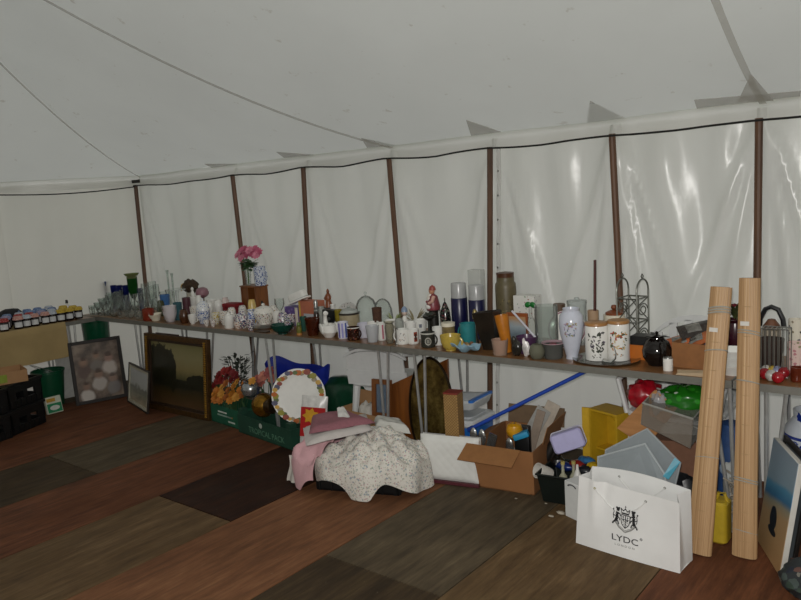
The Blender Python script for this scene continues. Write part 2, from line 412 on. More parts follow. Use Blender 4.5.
FOLDS = [(abs(-7.0 - px), 0, k, .022) for px in (-.91, -1.65, -2.43, -3.245, -4.08, -4.926, -6.375) for k in (.13, .3, -.17, .03, -.34)]
wb = wall('wall_back', (-6.375, YW), (2.9, YW), 420, 44, (0, -1), [(s - .625, z, k, w) for s, z, k, w in FOLDS])
wall('wall_left', (-6.375, YW), (-6.93, 2.93), 60, 24, (.88, -.47), [], WALLD); wall('wall_end', (-6.93, 2.93), (-7.3, 1.5), 40, 20, (.97, -.2), [], WALLD)
wall('wall_end_near', (-7.3, 1.5), (-7.35, .3), 30, 16, (1, 0), []); wall('wall_end_front', (-7.35, .3), (-7.1, -1.1), 30, 16, (1, 0), [])
wall('wall_front', (-7.1, -1.1), (-1.1, -1.1), 120, 16, (0, 1), []); wall('wall_right', (2.9, YW), (2.9, -1.1), 80, 16, (-1, 0), [])
# lacing strip by the fifth pole
def lx(z): return -2.434 + (z - 1.86) * .0561
g = G()
for z in [1.72 - .15 * i for i in range(11)]: g.ell((lx(z) + .042, YW - .055, z), (.005, .003, .007), 8)
G().grid(lambda u, v: (lx(1.84 * v + .02) + .026 + .03 * u, YW - .045 - .004 * math.sin(v * 40), 1.84 * v + .02), 3, 60, .002).build('lacing_strip', clearp('#dcdcd8', .4, .35), wb)
g.build('eyelet', M('#4a4842', .5, .5), wb)
# black cord along the eave
pts = []
for i in range(120):
    x = 2.6 - i * (2.6 + 6.36) / 119
    n0 = min(abs(x - q) for q in (-.91, -1.65, -2.43, -3.245, -4.08, -4.926, -6.375)); pts.append((x, YP - .026, 1.862 - .018 * min(1, n0 / .4) + .004 * math.sin(x * 9)))
tag(G().tube(pts, .006, 6).build('eave_rope', M('#141412', .7)), 'thin black rope running along the top of the long white tent wall', 'rope')
pts = [(-6.345 - .53 * i / 20 * 1.0, YP - .02 - 1.02 * i / 20, 1.85 - .025 * math.sin(PI * i / 20) - .012 * i / 20) for i in range(21)] + [(-7.22, 1.5, 1.85)]
tag(G().tube(pts, .006, 6).build('eave_rope', M('#141412', .7)), 'thin black rope on the left end wall beyond the corner pole', 'rope')
POLM = woodm('#3f2a1c', '#6b4a32', 2, 5, .55, 'pole')
for i, (tx_, ty_, bx_, by_, lab) in enumerate([
    (135, 180, 145, 280, 'brown wooden tent pole at the far left corner, behind the glassware'),
    (232, 172, 247, 300, 'brown wooden tent pole behind the vase of pink flowers'),
    (303, 165, 311, 320, 'brown wooden tent pole behind the white butter dish'),
    (388, 148, 401, 305, 'brown wooden tent pole behind the spiky pale green plants'),
    (490, 147, 490, 300, 'brown wooden tent pole between the navy flasks and the big brown jar'),
    (612, 134, 620, 300, 'brown wooden tent pole behind the black iron rack'),
    (759, 119, 757, 300, 'brown wooden tent pole rising behind the right bamboo blind')]):
    p = ony(tx_, ty_, YP); q = ony(bx_, by_, YP); d = (p - q) / (p.z - q.z)
    top = q + d * (1.868 - q.z); bot = q + d * (0 - q.z)
    r = thing('tent_pole', lab, 'tent pole', (bot.x, YP, 0), 0, 'side poles of the tent')
    G().tube([Vector((0, 0, 0)), Vector(((top.x - bot.x) / 2, 0, .94)), Vector((top.x - bot.x, 0, 1.868))], .0185, 10).build('pole', POLM, r)
    G().lathe([(0, 0), (.0205, 0), (.0205, .03), (0, .03)], 12, (0, 0, 0)).build('foot_band', IRON, r)
    if i == 0: G().box((top.x - bot.x, -.005, 1.90), (.16, .012, .03)).build('bracket', IRON, r)
# ------------------------------------------------------------------ trestle tables
TOPM = woodm('#6e4a2c', '#8d643e', 0, 5, .3, 'laminate'); EDGE = M('#77766f', .45, .3, var=.08)
LEGM = M('#b9bab8', .28, .6, var=.1)
def table(x0, x1, y0, y1, lab, legx, name='trestle_table'):
    r = thing(name, lab, 'table', ((x0 + x1) / 2, (y0 + y1) / 2, 0), 0, 'tables set end to end'); w, d = x1 - x0, y1 - y0
    G().box((0, 0, TZ - .012), (w - .012, d - .012, .024)).build('tabletop', TOPM, r)
    e = G(); 
    for sx in (-1, 1): e.box((sx * (w / 2 - .004), 0, TZ - .018), (.008, d, .034))
    for sy in (-1, 1): e.box((0, sy * (d / 2 - .004), TZ - .018), (w - .016, .008, .034))
    e.build('edge_trim', EDGE, r, smooth=0)
    for lx, tilt in legx:
        for sy in (-1, 1):
            cx = lx - (x0 + x1) / 2; cy = sy * (d / 2 - .06); g = G()
            if w > d:
                g.tube([(cx - .04, cy, TZ - .03), (cx - .006 + tilt, cy, .02), (cx + .006 + tilt, cy, .02), (cx + .04, cy, TZ - .03)], .009, 8)
                g.box((cx, cy, TZ - .027), (.12, .05, .006)); g.lathe([(0, 0), (.016, 0), (.014, .025), (0, .03)], 10, (cx + tilt, cy, 0))
            else:
                g.tube([(sy * (w / 2 - .06), lx - (y0 + y1) / 2 - .035, TZ - .03), (sy * (w / 2 - .06), lx - (y0 + y1) / 2 - .005, .02), (sy * (w / 2 - .06), lx - (y0 + y1) / 2 + .005, .02), (sy * (w / 2 - .06), lx - (y0 + y1) / 2 + .035, TZ - .03)], .009, 8)
                g.lathe([(0, 0), (.016, 0), (.014, .025), (0, .03)], 10, (sy * (w / 2 - .06), lx - (y0 + y1) / 2, 0))
            g.build('leg', LEGM, r)
    return r
YF, YB = 3.30, 3.87
table(-6.44, -4.17, YF, YB, 'grey-edged trestle table under the glassware and china at the far left', [(-5.62, 0), (-4.62, -.12)])
table(-4.165, -2.79, YF, YB, 'grey-edged trestle table under the white swan and the row of mugs', [(-3.95, .02), (-2.90, -.02)])
table(-2.785, -.865, YF, YB, 'grey-edged trestle table under the flowered canisters and the black teapot', [(-2.62, 0), (-.93, .06)])
table(-.86, .95, YF, YB, 'grey-edged trestle table at the right edge, right of the bamboo blinds', [(-.70, -.03), (.7, 0)])
jt = table(-6.72, -6.15, 1.55, 3.28, 'trestle table at the left edge carrying the jam jars under a tan cloth', [(3.08, 0), (1.8, 0)])
# tan cloth over the jam table
g = G(); X0, X1, Y0, Y1 = -6.735, -6.138, 1.5, 3.0
def cl(u, v):
    y = Y0 + (Y1 - Y0) * u; s = v * (.60 + .29)
    if s < .60: return (X0 + s, y, TZ + .004)
    k = s - .60; return (X1 + .006 + .008 * math.sin(y * 17) * k / .29, y, TZ + .004 - k - .01 * math.sin(y * 5))
g.grid(cl, 60, 30, .002)
tag(g.build('tablecloth', M('#a08a5e', .85, var=.08, scale=6), smooth=60), 'tan cloth draped over the jam jar table with a plain front drop', 'tablecloth')
# ------------------------------------------------------------------ what stands on the tables
def vessel(name, label, cat, px, y, top, w, kind, mat, handle=None, group=None, t=.003, z0=TZ, hz=(.2, .85), hout=.6, part='body', rz=0, hmat=None, tr=None, solidm=False):
    x, h, r = place(px, y, top, w, z0)
    o = thing(name, label, cat, (x, y, z0), rz, group)
    (G().lathe(solid(kind, r, h)) if solidm else G().lathe(shell(prof(kind, r, h), min(t, r * .3)))).build(part, mat, o)
    if handle is not None:
        pk = PR[kind]
        def rad(z):
            for (a, b), (c, d) in zip(pk[1:], pk[2:]):
                if b <= z <= d: return r * (a + (c - a) * (z - b) / max(d - b, 1e-6))
            return r
        rr = min(rad(hz[0]), rad(hz[1]))
        arc_handle(rr, h * hz[0], h * hz[1], r * hout + (r - rr) * .5, handle, tr or max(.0035, r * .11)).build('handle', hmat or mat, o)
    return o, h, r
def band(o, r, z0, z1, mat, name='printed_band', a0=0, a1=2 * PI, n=28, taper=1.0):
    g = G(); g.grid(lambda u, v: ((r + (taper * r - r) * v + .0006) * math.cos(a0 + (a1 - a0) * u), (r + (taper * r - r) * v + .0006) * math.sin(a0 + (a1 - a0) * u), z0 + (z1 - z0) * v), n, 2)
    return g.build(name, mat, bodyof(o))
def sprig(o, r, zc, size, ac, cols, name='printed_flowers', rnd=None, dense=26, hr=1.3, rad=None):
    rnd = rnd or random.Random(5); parts = {}
    for i in range(dense):
        a = ac + rnd.uniform(-1, 1) * size / r * .5; z = zc + rnd.uniform(-1, 1) * size * .5 * hr; c = cols[i % len(cols)]
        q = rnd.uniform(0, 2 * PI); L = size * rnd.uniform(.14, .26); W = L * .42; g = parts.setdefault(c, G()); vs = []
        for k in range(8):
            t = 2 * PI * k / 8; dx, dz = L / 2 * math.cos(t), W / 2 * math.sin(t); s, zz = dx * math.cos(q) - dz * math.sin(q), dx * math.sin(q) + dz * math.cos(q)
            R_ = (rad(z + zz) if rad else r) + .0008 + .00002 * i
            vs.append((R_ * math.cos(a + s / r), R_ * math.sin(a + s / r), z + zz))
        g.add(vs, [tuple(range(8))])
    for c, g in parts.items(): g.build(name, M(c, .3, var=.15), bodyof(o), smooth=0)
CAMA = lambda x, y: math.atan2(-y, -x)       # heading from a spot toward the camera

# ---- jam jars, seen in rows on the tan cloth
JG = 'jam jars on the corner table'
def jar(x, y, r, h, lid, lab, big=False):
    o = thing('jam_jar', lab, 'jam jar', (x, y, TZ + .005), 0, JG)
    G().lathe([(0, 0), (r * .92, 0), (r, .006), (r, h * .74), (r * .84, h * .82), (0, h * .82)], 18).build('jar', M('#1d0d0c', .12, var=.2), o)
    G().lathe([(0, h), (r * .8, h * .995), (r * .98, h * .95), (r * 1.0, h * .87), (r * 1.18, h * .74), (r * 1.16, h * .735), (r * .9, h * .84), (0, h * .84)], 22, wob=lambda a, z: .06 * math.sin(9 * a) * (1 if z < h * .9 else .2)).build('cloth_lid', lid, o)
    a = CAMA(x, y); band(o, r + .0005, h * .16, h * .56, M('#c9cacb', .6), 'paper_label', a - .85, a + .85, 12)
LRED = china('#8e2a2a', ['#b23b38', '#c98f88', '#7d2222'], 160, .5, .8); LPINK = china('#b98a80', ['#c7a49a', '#a56c64', '#d3c0b8'], 160, .5, .8); LWHT = china('#aeb4bd', ['#8191ad', '#c6c8c9', '#94a0b4'], 160, .5, .8)
LBLU = china('#62789f', ['#7f95bb', '#4c6491', '#a4b2c8'], 160, .5, .8); LYEL = china('#b79a34', ['#c9b04c', '#a08122', '#d1bd6c'], 160, .4, .8); LLAV = china('#8d86a2', ['#a7a1b8', '#726c90', '#c0bccb'], 160, .5, .8)
ROW = [('#', LRED, 'red', 4, 331), ('#', LPINK, 'dusty pink', 18.5, 329.2), ('#', LWHT, 'pale checked', 27, 327), ('#', LPINK, 'pink checked', 35, 325), ('#', LPINK, 'pale pink', 45.5, 322.6), ('#', LWHT, 'white and grey', 52.5, 321.2), ('#', LYEL, 'mustard yellow', 61, 319.2), ('#', LYEL, 'yellow', 69.5, 317.8), ('#', LYEL, 'bright yellow', 78.5, 316.3)]
ORD = ['first', 'second', 'third', 'fourth', 'fifth', 'sixth', 'seventh', 'eighth', 'ninth']
for i, (_, lid, nm, px, py) in enumerate(ROW):
    x = -6.20; y = tyx(px, x, TZ + .05); jar(x, y, .033 if i not in (0, 1, 6) else .036, .105, lid, 'jam jar with %s cloth lid, %s from the left in the front row' % (nm, ORD[i]))
for i, (lid, nm, dy) in enumerate([(LBLU, 'blue', 0), (LLAV, 'lavender', .09), (LRED, 'red', .19), (LRED, 'dull red', .28), (LLAV, 'pale lavender', .38), (LWHT, 'white', .47), (LYEL, 'yellow', .57), (LYEL, 'pale yellow', .66)]):
    jar(-6.29, 2.50 + dy, .034, .11, lid, 'jam jar with %s cloth lid, %s from the left in the second row' % (nm, ORD[i]))
for i, (lid, nm, dy) in enumerate([(LBLU, 'blue', .05), (LBLU, 'light blue', .14), (LWHT, 'pale', .24), (LBLU, 'blue checked', .34), (LBLU, 'deep blue', .43), (LBLU, 'sky blue', .52), (LYEL, 'yellow', .62)]):
    jar(-6.385, 2.50 + dy, .034, .112, lid, 'jam jar with %s cloth lid, %s from the left in the third row' % (nm, ORD[i]))
for i, (lid, nm, dy) in enumerate([(LBLU, 'blue', .26), (LBLU, 'pale blue', .35), (LBLU, 'dark blue', .44), (LWHT, 'white', .54)]):
    jar(-6.48, 2.50 + dy, .034, .118, lid, 'jam jar with %s cloth lid, %s from the left in the back row' % (nm, ORD[i]))
y = tyx(9, -6.5, TZ + .1)
tag(G().at((-6.52, y + .02, TZ + .075)).ell((0, 0, 0), (.10, .11, .07), 20, .15, 3).build('cloth_bag', M('#15151a', .85)), 'black soft bag lying behind the jam jars at the left edge', 'bag')
o = thing('small_bottle', 'tiny pale bottle with black cap behind the yellow-lidded jam jars', 'bottle', (-6.53, tyx(67, -6.53, TZ + .1), TZ + .005))
G().lathe([(0, 0), (.02, 0), (.022, .01), (.022, .08), (.008, .1), (.008, .11), (0, .11)], 14).build('body', PORC, o); G().lathe([(0, .11), (.012, .11), (.010, .14), (0, .142)], 12).build('cap', BLACKP, o)

# ---- glassware, far left of the long table
GG = 'clear glassware in the far corner'
GL = {'wine': ('wine_glass', 'clear stemmed wine glass among the glassware in the far left corner', 'wine glass'), 'tumbler': ('glass_tumbler', 'plain clear glass tumbler among the glassware in the far left corner', 'glass'),
      'bowl': ('glass_bowl', 'clear glass bowl among the glassware in the far left corner', 'glass bowl'), 'flute': ('flute_glass', 'tall clear flute glass among the glassware in the far left corner', 'glass'), 'goblet': ('glass_goblet', 'clear footed glass goblet among the glassware in the far left corner', 'glass')}
GSETS = [(83, 3.36, 306, 6, 'tumbler'), (89, 3.37, 305, 6, 'wine'), (95, 3.36, 306, 7, 'tumbler'), (101, 3.36, 305, 6, 'wine'), (107, 3.37, 307, 8, 'tumbler'), (114, 3.37, 309, 12, 'bowl'), (123, 3.36, 311, 9, 'tumbler'), (131, 3.36, 312, 9, 'bowl'), (139, 3.36, 311, 7, 'tumbler'),
         (86, 3.47, 299, 6, 'wine'), (93, 3.47, 298, 7, 'goblet'), (100, 3.48, 298, 7, 'wine'), (107, 3.47, 297, 6, 'flute'), (113, 3.48, 297, 6, 'wine'), (119, 3.47, 299, 7, 'goblet'), (126, 3.47, 301, 9, 'bowl'), (135, 3.46, 301, 8, 'wine'), (143, 3.47, 300, 7, 'flute'), (150, 3.47, 299, 8, 'goblet'), (157, 3.47, 301, 8, 'wine'),
         (79, 3.60, 292, 7, 'wine'), (91, 3.70, 290, 6, 'goblet'), (95, 3.60, 291, 7, 'flute'), (112, 3.60, 291, 6, 'tumbler'), (121, 3.62, 292, 7, 'wine'), (143, 3.60, 288, 8, 'goblet'), (151, 3.62, 285, 9, 'goblet'), (157, 3.70, 284, 6, 'wine'), (164, 3.60, 291, 7, 'bowl')]
for px, y, top, w_, k in GSETS:
    while place(px, y, top, w_)[0] < -6.37 + .35 * max(0, y - 3.5): px += 3
    nm, lb, ct = GL[k]; vessel(nm, lb, ct, px, y, top, w_, k, CLEAR, group=GG + ': ' + ct if False else 'clear %s in the far corner' % nm.replace('_', ' '), part='glass_body', t=.002)
for px, y, top, w_, k in [(87, 3.42, 302, 8, 'bowl'), (92, 3.42, 303, 6, 'wine'), (98, 3.42, 302, 8, 'goblet'), (104, 3.42, 302, 7, 'flute'), (110, 3.42, 303, 8, 'tumbler'), (117, 3.41, 304, 8, 'wine'), (128, 3.41, 306, 8, 'goblet'), (136, 3.42, 304, 7, 'flute'), (165, 3.43, 305, 8, 'goblet'),
        (90, 3.54, 295, 7, 'goblet'), (97, 3.54, 293, 7, 'wine'), (104, 3.54, 294, 8, 'bowl'), (110, 3.54, 292, 6, 'wine'), (116, 3.54, 295, 9, 'goblet'), (123, 3.54, 295, 8, 'bowl'), (131, 3.54, 294, 8, 'tumbler'), (139, 3.54, 293, 7, 'wine'), (147, 3.54, 292, 8, 'goblet'), (153, 3.54, 293, 7, 'flute'),
        (88, 3.66, 289, 7, 'tumbler'), (93, 3.66, 288, 6, 'wine'), (99, 3.66, 286, 6, 'flute'), (146, 3.69, 283, 8, 'wine'), (153, 3.76, 281, 8, 'tumbler'), (170, 3.70, 289, 8, 'goblet')]:
    while place(px, y, top, w_)[0] < -6.37 + .35 * max(0, y - 3.5): px += 3
    nm, lb, ct = GL[k]; vessel(nm, lb, ct, px, y, top, w_, k, CLEAR, group='clear %s in the far corner' % nm.replace('_', ' '), part='glass_body', t=.002)
BLUG = glass('#2f3f9a', .05, .25)
vessel('blue_tumbler', 'tall blue and clear glass tumbler left of the green goblet vase', 'glass', 106.5, 3.66, 281, 6, 'tumbler', glass('#6f7fae', .05, .25), part='glass_body')
for i, px in enumerate((114.5, 120.5, 126.5)): vessel('blue_glass', 'small dark blue glass, %s of three in a line left of the green goblet vase' % ORD[i], 'glass', px, 3.66, 285, 6, 'tumbler', BLUG, part='glass_body', group='three blue glasses')
vessel('blue_glass', 'small dark blue glass standing just right of the green goblet vase', 'glass', 141, 3.68, 288, 5.5, 'tumbler', BLUG, part='glass_body')
o, h, r = vessel('goblet_vase', 'flared green glass goblet vase with pale rim, tallest of the corner glassware', 'vase', 133.5, 3.69, 276, 10, 'chalice', glass('#1f5a24', .05, .55), part='glass_body')
G().lathe([(r, h * .94), (r * 1.02, h), (r * 1.5, h * 1.09), (r * 1.47, h * 1.09), (r * .98, h * .99), (r * .97, h * .94)], 24).build('flared_rim', glass('#a9b27c', .05, .3), o)
vessel('red_glass', 'squat rust-red ribbed glass at the table front near the far corner', 'glass', 148.5, 3.36, 308, 12, 'mug', M('#7a2c1c', .15, var=.2), part='glass_body')
o, h, r = vessel('shell_dish', 'cream shell-shaped dish between the red glass and the cut crystal bowl', 'dish', 156, 3.37, 313, 13, 'dish', CREAM, part='dish_body', solidm=False); o.rotation_euler = (.12, 0, 0)
# cut crystal bowl
x, h, r = place(170, 3.37, 305, 13); o = thing('crystal_bowl', 'sparkling cut crystal bowl with star pattern at the table front', 'bowl', (x, 3.37, TZ))
G().lathe(shell([(0, 0), (r * .5, 0), (r * .8, h * .2), (r, h * .55), (r * .95, h * .8), (r * 1.02, h)], .004), 20, wob=lambda a, z: .07 * math.cos(10 * a + z * 90)).build('cut_glass', glass('#f4f0f2', .02, .45), o)
vessel('teal_tumbler', 'teal glass tumbler behind the cut crystal bowl', 'glass', 178, 3.46, 302, 9, 'tumbler', glass('#55818a', .05, .5), part='glass_body')
vessel('brown_vase', 'brown glazed small vase at the table front left of the blue tureen', 'vase', 184, 3.37, 309, 9.5, 'pot', M('#4a2c1a', .25, var=.25))
vessel('blue_dish', 'bright blue frilled glass dish behind the crystal bowl', 'dish', 165.5, 3.60, 294, 10, 'bowl', M('#4470a8', .2, var=.25))
vessel('olive_vase', 'squat olive glass pot behind the cream shell dish', 'pot', 161, 3.545, 300, 8, 'pot', glass('#6c7152', .08, .5))
# cake stand
x, h, r = place(178, 3.64, 288, 19); o = thing('cake_stand', 'clear glass cake stand on a foot behind the teal tumbler', 'cake stand', (x, 3.64, TZ))
G().lathe([(0, h), (r, h + .002), (r, h - .008), (r * .2, h - .012), (.012, h * .6), (.012, h * .3), (r * .45, .004), (r * .45, 0), (0, 0)], 28).build('stand', glass('#eef2f0', .03, .3), o)
for i, px in enumerate((169, 173.5)):
    x, h, r = place(px, 3.80, 270 + i * 3, 2.4); o = thing('candlestick', 'slim clear glass candlestick, %s of the tall pair by the far wall' % ('left' if i == 0 else 'right'), 'candlestick', (x, 3.80, TZ), 0, 'pair of tall candlesticks')
    G().lathe([(0, 0), (.03, 0), (.028, .008), (.009, .02), (.008, h * .9), (.014, h), (0, h)], 14).build('stem', glass('#dfe6e2', .04, .2), o)
# wicker-and-flower hat figure and pink cloche
x, h, r = place(190, 3.78, 275, 12, TZ); o = thing('dried_flower_basket', 'dark brown domed basket with yellow dried flowers by the back wall', 'basket', (x, 3.78, TZ))
G().lathe([(0, 0), (.035, 0), (.03, h * .62), (.012, h * .62), (0, h * .6)], 16).build('stand', glass('#dcd8cc', .1, .5), o)
G().at((0.02, 0, h * .62)).ell((0, 0, .03), (.085, .06, .06), 18, .25, 4).build('dome', M('#3b2a1c', .8, var=.4, scale=60, bump=.4), o)
g = G(); rr = random.Random(3)
for i in range(10): g.bloom((-.055 + rr.uniform(-.03, .03), -.03 + rr.uniform(-.02, .02), h * .62 + rr.uniform(.0, .05)), .022, (-.3, -.6, .6), 6, 1, rr)
g.build('dried_flowers', M('#b08a28', .7, var=.3), o)
x, h, r = place(203, 3.72, 287, 13); o = thing('pink_pot', 'round dusty-pink ceramic pot perched on a stand left of the red box', 'pot', (x, 3.72, TZ))
G().lathe([(0, 0), (.045, 0), (.04, .01), (.014, .03), (.014, h - .085), (.03, h - .08), (0, h - .08)], 20).build('stand', M('#5a4636', .5), o)
G().lathe([(0, 0), (.03, 0), (.052, .02), (.056, .04), (.045, .07), (.02, .082), (0, .083)], 22, (0, 0, h - .08)).build('body', M('#8e6670', .45, var=.12), o)
vessel('maroon_candle', 'stubby dark maroon candle behind the brown vase', 'candle', 187, 3.52, 297, 8, 'cyl', M('#4d2730', .5), solidm=True, part='wax')
o, h, r = vessel('white_figurine', 'small white porcelain lady figurine behind the maroon candle', 'figurine', 193.5, 3.60, 287, 7, 'cone', PORC, solidm=True); o.children[0].scale = (1, 1, .7)
G().ell((0, 0, h * .78), (r * .6, r * .5, h * .12), 12).ell((0, 0, h * .94), (r * .42, r * .42, h * .07), 12).build('head', PORC, o)
# blue and white tureen
BW = china('#d9dbdc', ['#26428e', '#3a5aa6', '#7e93c0'], 96, .55); PURP = china('#d6d3cf', ['#514a72', '#6f6a86', '#8d5a66', '#4d5b52'], 88, .6); FLORAL = china('#dcd8d0', ['#8a5560', '#5d6f8a', '#68785a', '#b09458'], 80, .35)
x, h, r = place(203, 3.43, 297, 13.5); o = thing('tureen', 'blue and white china tureen with domed lid near the table front', 'tureen', (x, 3.43, TZ))
G().lathe(shell([(0, 0), (r * .6, 0), (r * .62, .012), (r * .95, h * .25), (r, h * .5)], .004)).build('bowl', BW, o)
G().lathe([(r * 1.04, h * .5), (r * 1.05, h * .54), (r * .85, h * .74), (r * .4, h * .86), (.008, h * .88), (.012, h * .96), (0, h)]).build('lid', china('#dcdedf', ['#4a64a8', '#8ea0c6', '#c3cbdc'], 72, .35), o)
vessel('yellow_cup', 'white cup with yellow lemon print in front of the china figurines', 'cup', 216, 3.44, 312, 9, 'cup', china('#dad6c8', ['#b8a03a', '#c9b75a', '#cfcabc'], 72, .5), handle=2.6)
for i, px in enumerate((206.5, 213)): vessel('egg_cup', 'tiny patterned egg cup, %s of two at the table front edge' % ('left' if i == 0 else 'right'), 'egg cup', px, 3.345, 319.5, 5.5, 'cup', china('#ddd9d4', ['#7c3b44', '#4a4456', '#c0b9b2'], 144, .5), group='two little cups at the table edge')
for px, y, top, w_, lab in ((210, 3.56, 301, 7, 'white china ornament left of the tall white jug'), (219, 3.58, 299, 9, 'white china jug right of the blue tureen'), (226, 3.63, 297, 8, 'pale pink china jug left of the red box')):
    vessel('china_jug', lab, 'jug', px, y, top, w_, 'urn', PORC if px < 222 else M('#d3c4bf', .2), handle=2.4 if px > 212 else None)
vessel('cream_jug', 'plain white cream jug with lid knob at the table front edge', 'jug', 229, 3.355, 314, 9.5, 'jar', PORC, handle=1.0, t=.003)
x, h, r = place(229, 3.355, 312, 4); G().at((x, 3.355, TZ)).lathe([(0, h - .02), (r * 1.6, h - .022), (r, h - .012), (r * .5, h)], 14).build('lid', PORC, bpy.data.objects['cream_jug']).matrix_parent_inverse = Matrix.Translation((-x, -3.355, -TZ))
o, h, r = vessel('teacup', 'orange-patterned teacup on its side saucer right of the cream jug', 'cup', 237.5, 3.36, 321, 7.5, 'cup', china('#d9d0c6', ['#b06a44', '#c08a64', '#8f4c38'], 112, .5), handle=.6)
x, h, r = place(233.5, 3.62, 302, 18); o = thing('red_box', 'dark red velvet box behind the patterned teapot', 'box', (x, 3.62, TZ), .1)
G().rbox((0, 0, h * .4), (r * 2, .1, h * .8), .01).build('base', M('#6f1018', .75, var=.25), o); G().rbox((0, 0, h * .9), (r * 2.04, .104, h * .2), .01).build('lid', M('#7b131c', .75, var=.25), o)
# patterned teapot
def teapot(lab, px, y, top, w_, mat, spout, name='teapot', lidmat=None, foot=None, z0=TZ):
    x, h, r = place(px, y, top, w_, z0); o = thing(name, lab, 'teapot', (x, y, z0)); bh = h * .8
    G().lathe([(0, 0), (r * .6, 0), (r * .62, .006), (r * .95, bh * .3), (r, bh * .55), (r * .8, bh * .85), (r * .45, bh), (0, bh)]).build('body', mat, o)
    G().lathe([(r * .48, bh * .97), (r * .46, bh * 1.02), (r * .2, bh * 1.1), (r * .07, bh * 1.12), (r * .12, h * .97), (0, h)], 20).build('lid', lidmat or mat, o)
    c, s = math.cos(spout), math.sin(spout)
    G().tube([(r * .8 * c, r * .8 * s, bh * .35), (r * 1.25 * c, r * 1.25 * s, bh * .5), (r * 1.5 * c, r * 1.5 * s, bh * .8), (r * 1.68 * c, r * 1.68 * s, bh * .92)], [r * .22, r * .17, r * .11, r * .09], 10).build('spout', mat, o)
    arc_handle(r * .8, bh * .22, bh * .85, r * .55, spout + PI, r * .09).build('handle', mat, o); return o, h, r
teapot('round china teapot patterned in blue and purple flowers at the table front', 242, 3.40, 308, 14, PURP, .3)
vessel('grey_patterned_jug', 'grey and white patterned china jug behind the teapot', 'jug', 243, 3.515, 305, 9, 'pot', china('#d0cfca', ['#6c7480', '#8e9290', '#b9a7a0'], 96, .4))
for nm, lab, px, y, top, w_, k, m_, hd in [
    ('teacup', 'small floral teacup left of the blue and white tureen', 194.5, 3.50, 306, 9, 'cup', FLORAL, 2.6), ('teacup', 'plain white cup at the front left of the blue and white tureen', 192.5, 3.375, 314, 8.5, 'cup', PORC, .4), ('china_jug', 'slim white jug behind the blue and white tureen', 199.5, 3.60, 295, 7, 'urn', PORC, .4),
    ('china_bowl', 'white china bowl behind the yellow lemon cup', 212.5, 3.68, 299, 11, 'bowl', PORC, None), ('teacup', 'floral teacup behind the plain white cream jug', 224, 3.44, 311, 9, 'cup', FLORAL, 2.4), ('sugar_bowl', 'white lidded sugar bowl below the red box', 232, 3.50, 307, 9, 'pot', FLORAL, None),
    ('china_jug', 'cream jug with blue print left of the lidded floral tureen', 251.5, 3.42, 309, 9, 'vase', BW, .5), ('teacup', 'purple-patterned teacup in front of the lidded floral tureen', 250.5, 3.345, 319.5, 8, 'cup', PURP, 2.6), ('china_bowl', 'small white fluted bowl behind the navy-patterned jug', 277, 3.50, 311, 9, 'bowl', PORC, None),
    ('teacup', 'white teacup between the wine glass and the purple box', 288, 3.42, 315, 8, 'cup', PURP, .3), ('mustard_pot', 'pale yellow china pot at the top left of the lidded tureen', 252.5, 3.56, 299, 9, 'pot', M('#c9ae6a', .25, var=.15), None), ('glass_jar', 'small clear lidded jar right of the salt shaker', 322, 3.53, 306, 7, 'jar', glass('#dfe2dd', .03, .3), None),
    ('china_vase', 'tiny white vase behind the olive-yellow tumbler', 333.5, 3.60, 304, 6, 'vase', PORC, None), ('white_mug', 'white mug behind the clear ridged beaker', 373.5, 3.47, 321, 12, 'mug', PORC, .2), ('white_mug', 'white mug behind the clear glass jug', 391, 3.49, 319, 11, 'mug', PORC, None), ('glass_jar', 'clear jar behind the grey-printed white mug', 399.5, 3.46, 318, 9, 'jar', glass('#dfe2dd', .03, .3), None),
    ('china_bowl', 'white bowl behind the rust-printed mug', 411, 3.50, 321, 12, 'bowl', PORC, None)]:
    vessel(nm, lab, nm.split('_')[-1] if nm != 'teacup' else 'cup', px, y, top, w_, k, m_, handle=hd)
# wooden cabinet with vase and mug on top
x = txy(255.5, 3.76, TZ + .1); hw = .095; zc = zat(x, 3.76, 285) - TZ
o = thing('wooden_box', 'small open wooden cabinet behind the teapot carrying flowers and a mug', 'cabinet', (x, 3.76, TZ), -.05); WB = woodm('#5b3216', '#8a5427', 2, 6, .4, 'cabinet')
g = G()
for sx in (-1, 1): g.box((sx * (hw - .006), 0, zc / 2), (.012, .12, zc - .02))
g.box((0, 0, .006), (hw * 2, .12, .012)); g.box((0, .056, zc / 2), (hw * 2 - .02, .008, zc - .02)); g.build('carcass', WB, o, smooth=0)
G().box((0, 0, zc - .006), (hw * 2 + .01, .135, .012)).build('top_panel', WB, o, bev=.002); G().box((-.012, 0, zc / 2), (.01, .11, zc - .03)).build('divider', WB, o); G().box((-.055, -.05, zc * .5), (hw * .82, .01, zc - .03)).build('door', WB, o, bev=.002)
CABZ = TZ + zc
vessel('glass_bottle', 'dark stoppered glass bottle inside the small wooden cabinet', 'bottle', 261, 3.75, 292, 5, 'bottle', glass('#3d4a4a', .05, .6), z0=TZ + .012, solidm=True)
o, h, r = vessel('flower_vase', 'clear glass vase holding pink artificial flowers on the wooden cabinet', 'vase', 248, 3.745, 263, 7.5, 'vase', CLEAR, z0=CABZ + .001, part='glass_body')
vx, vy, vz = o.location
o = thing('flower_bunch', 'bunch of pink flowers with green leaves in the glass vase', 'flowers', (vx, vy, vz + .006)); rr = random.Random(11)
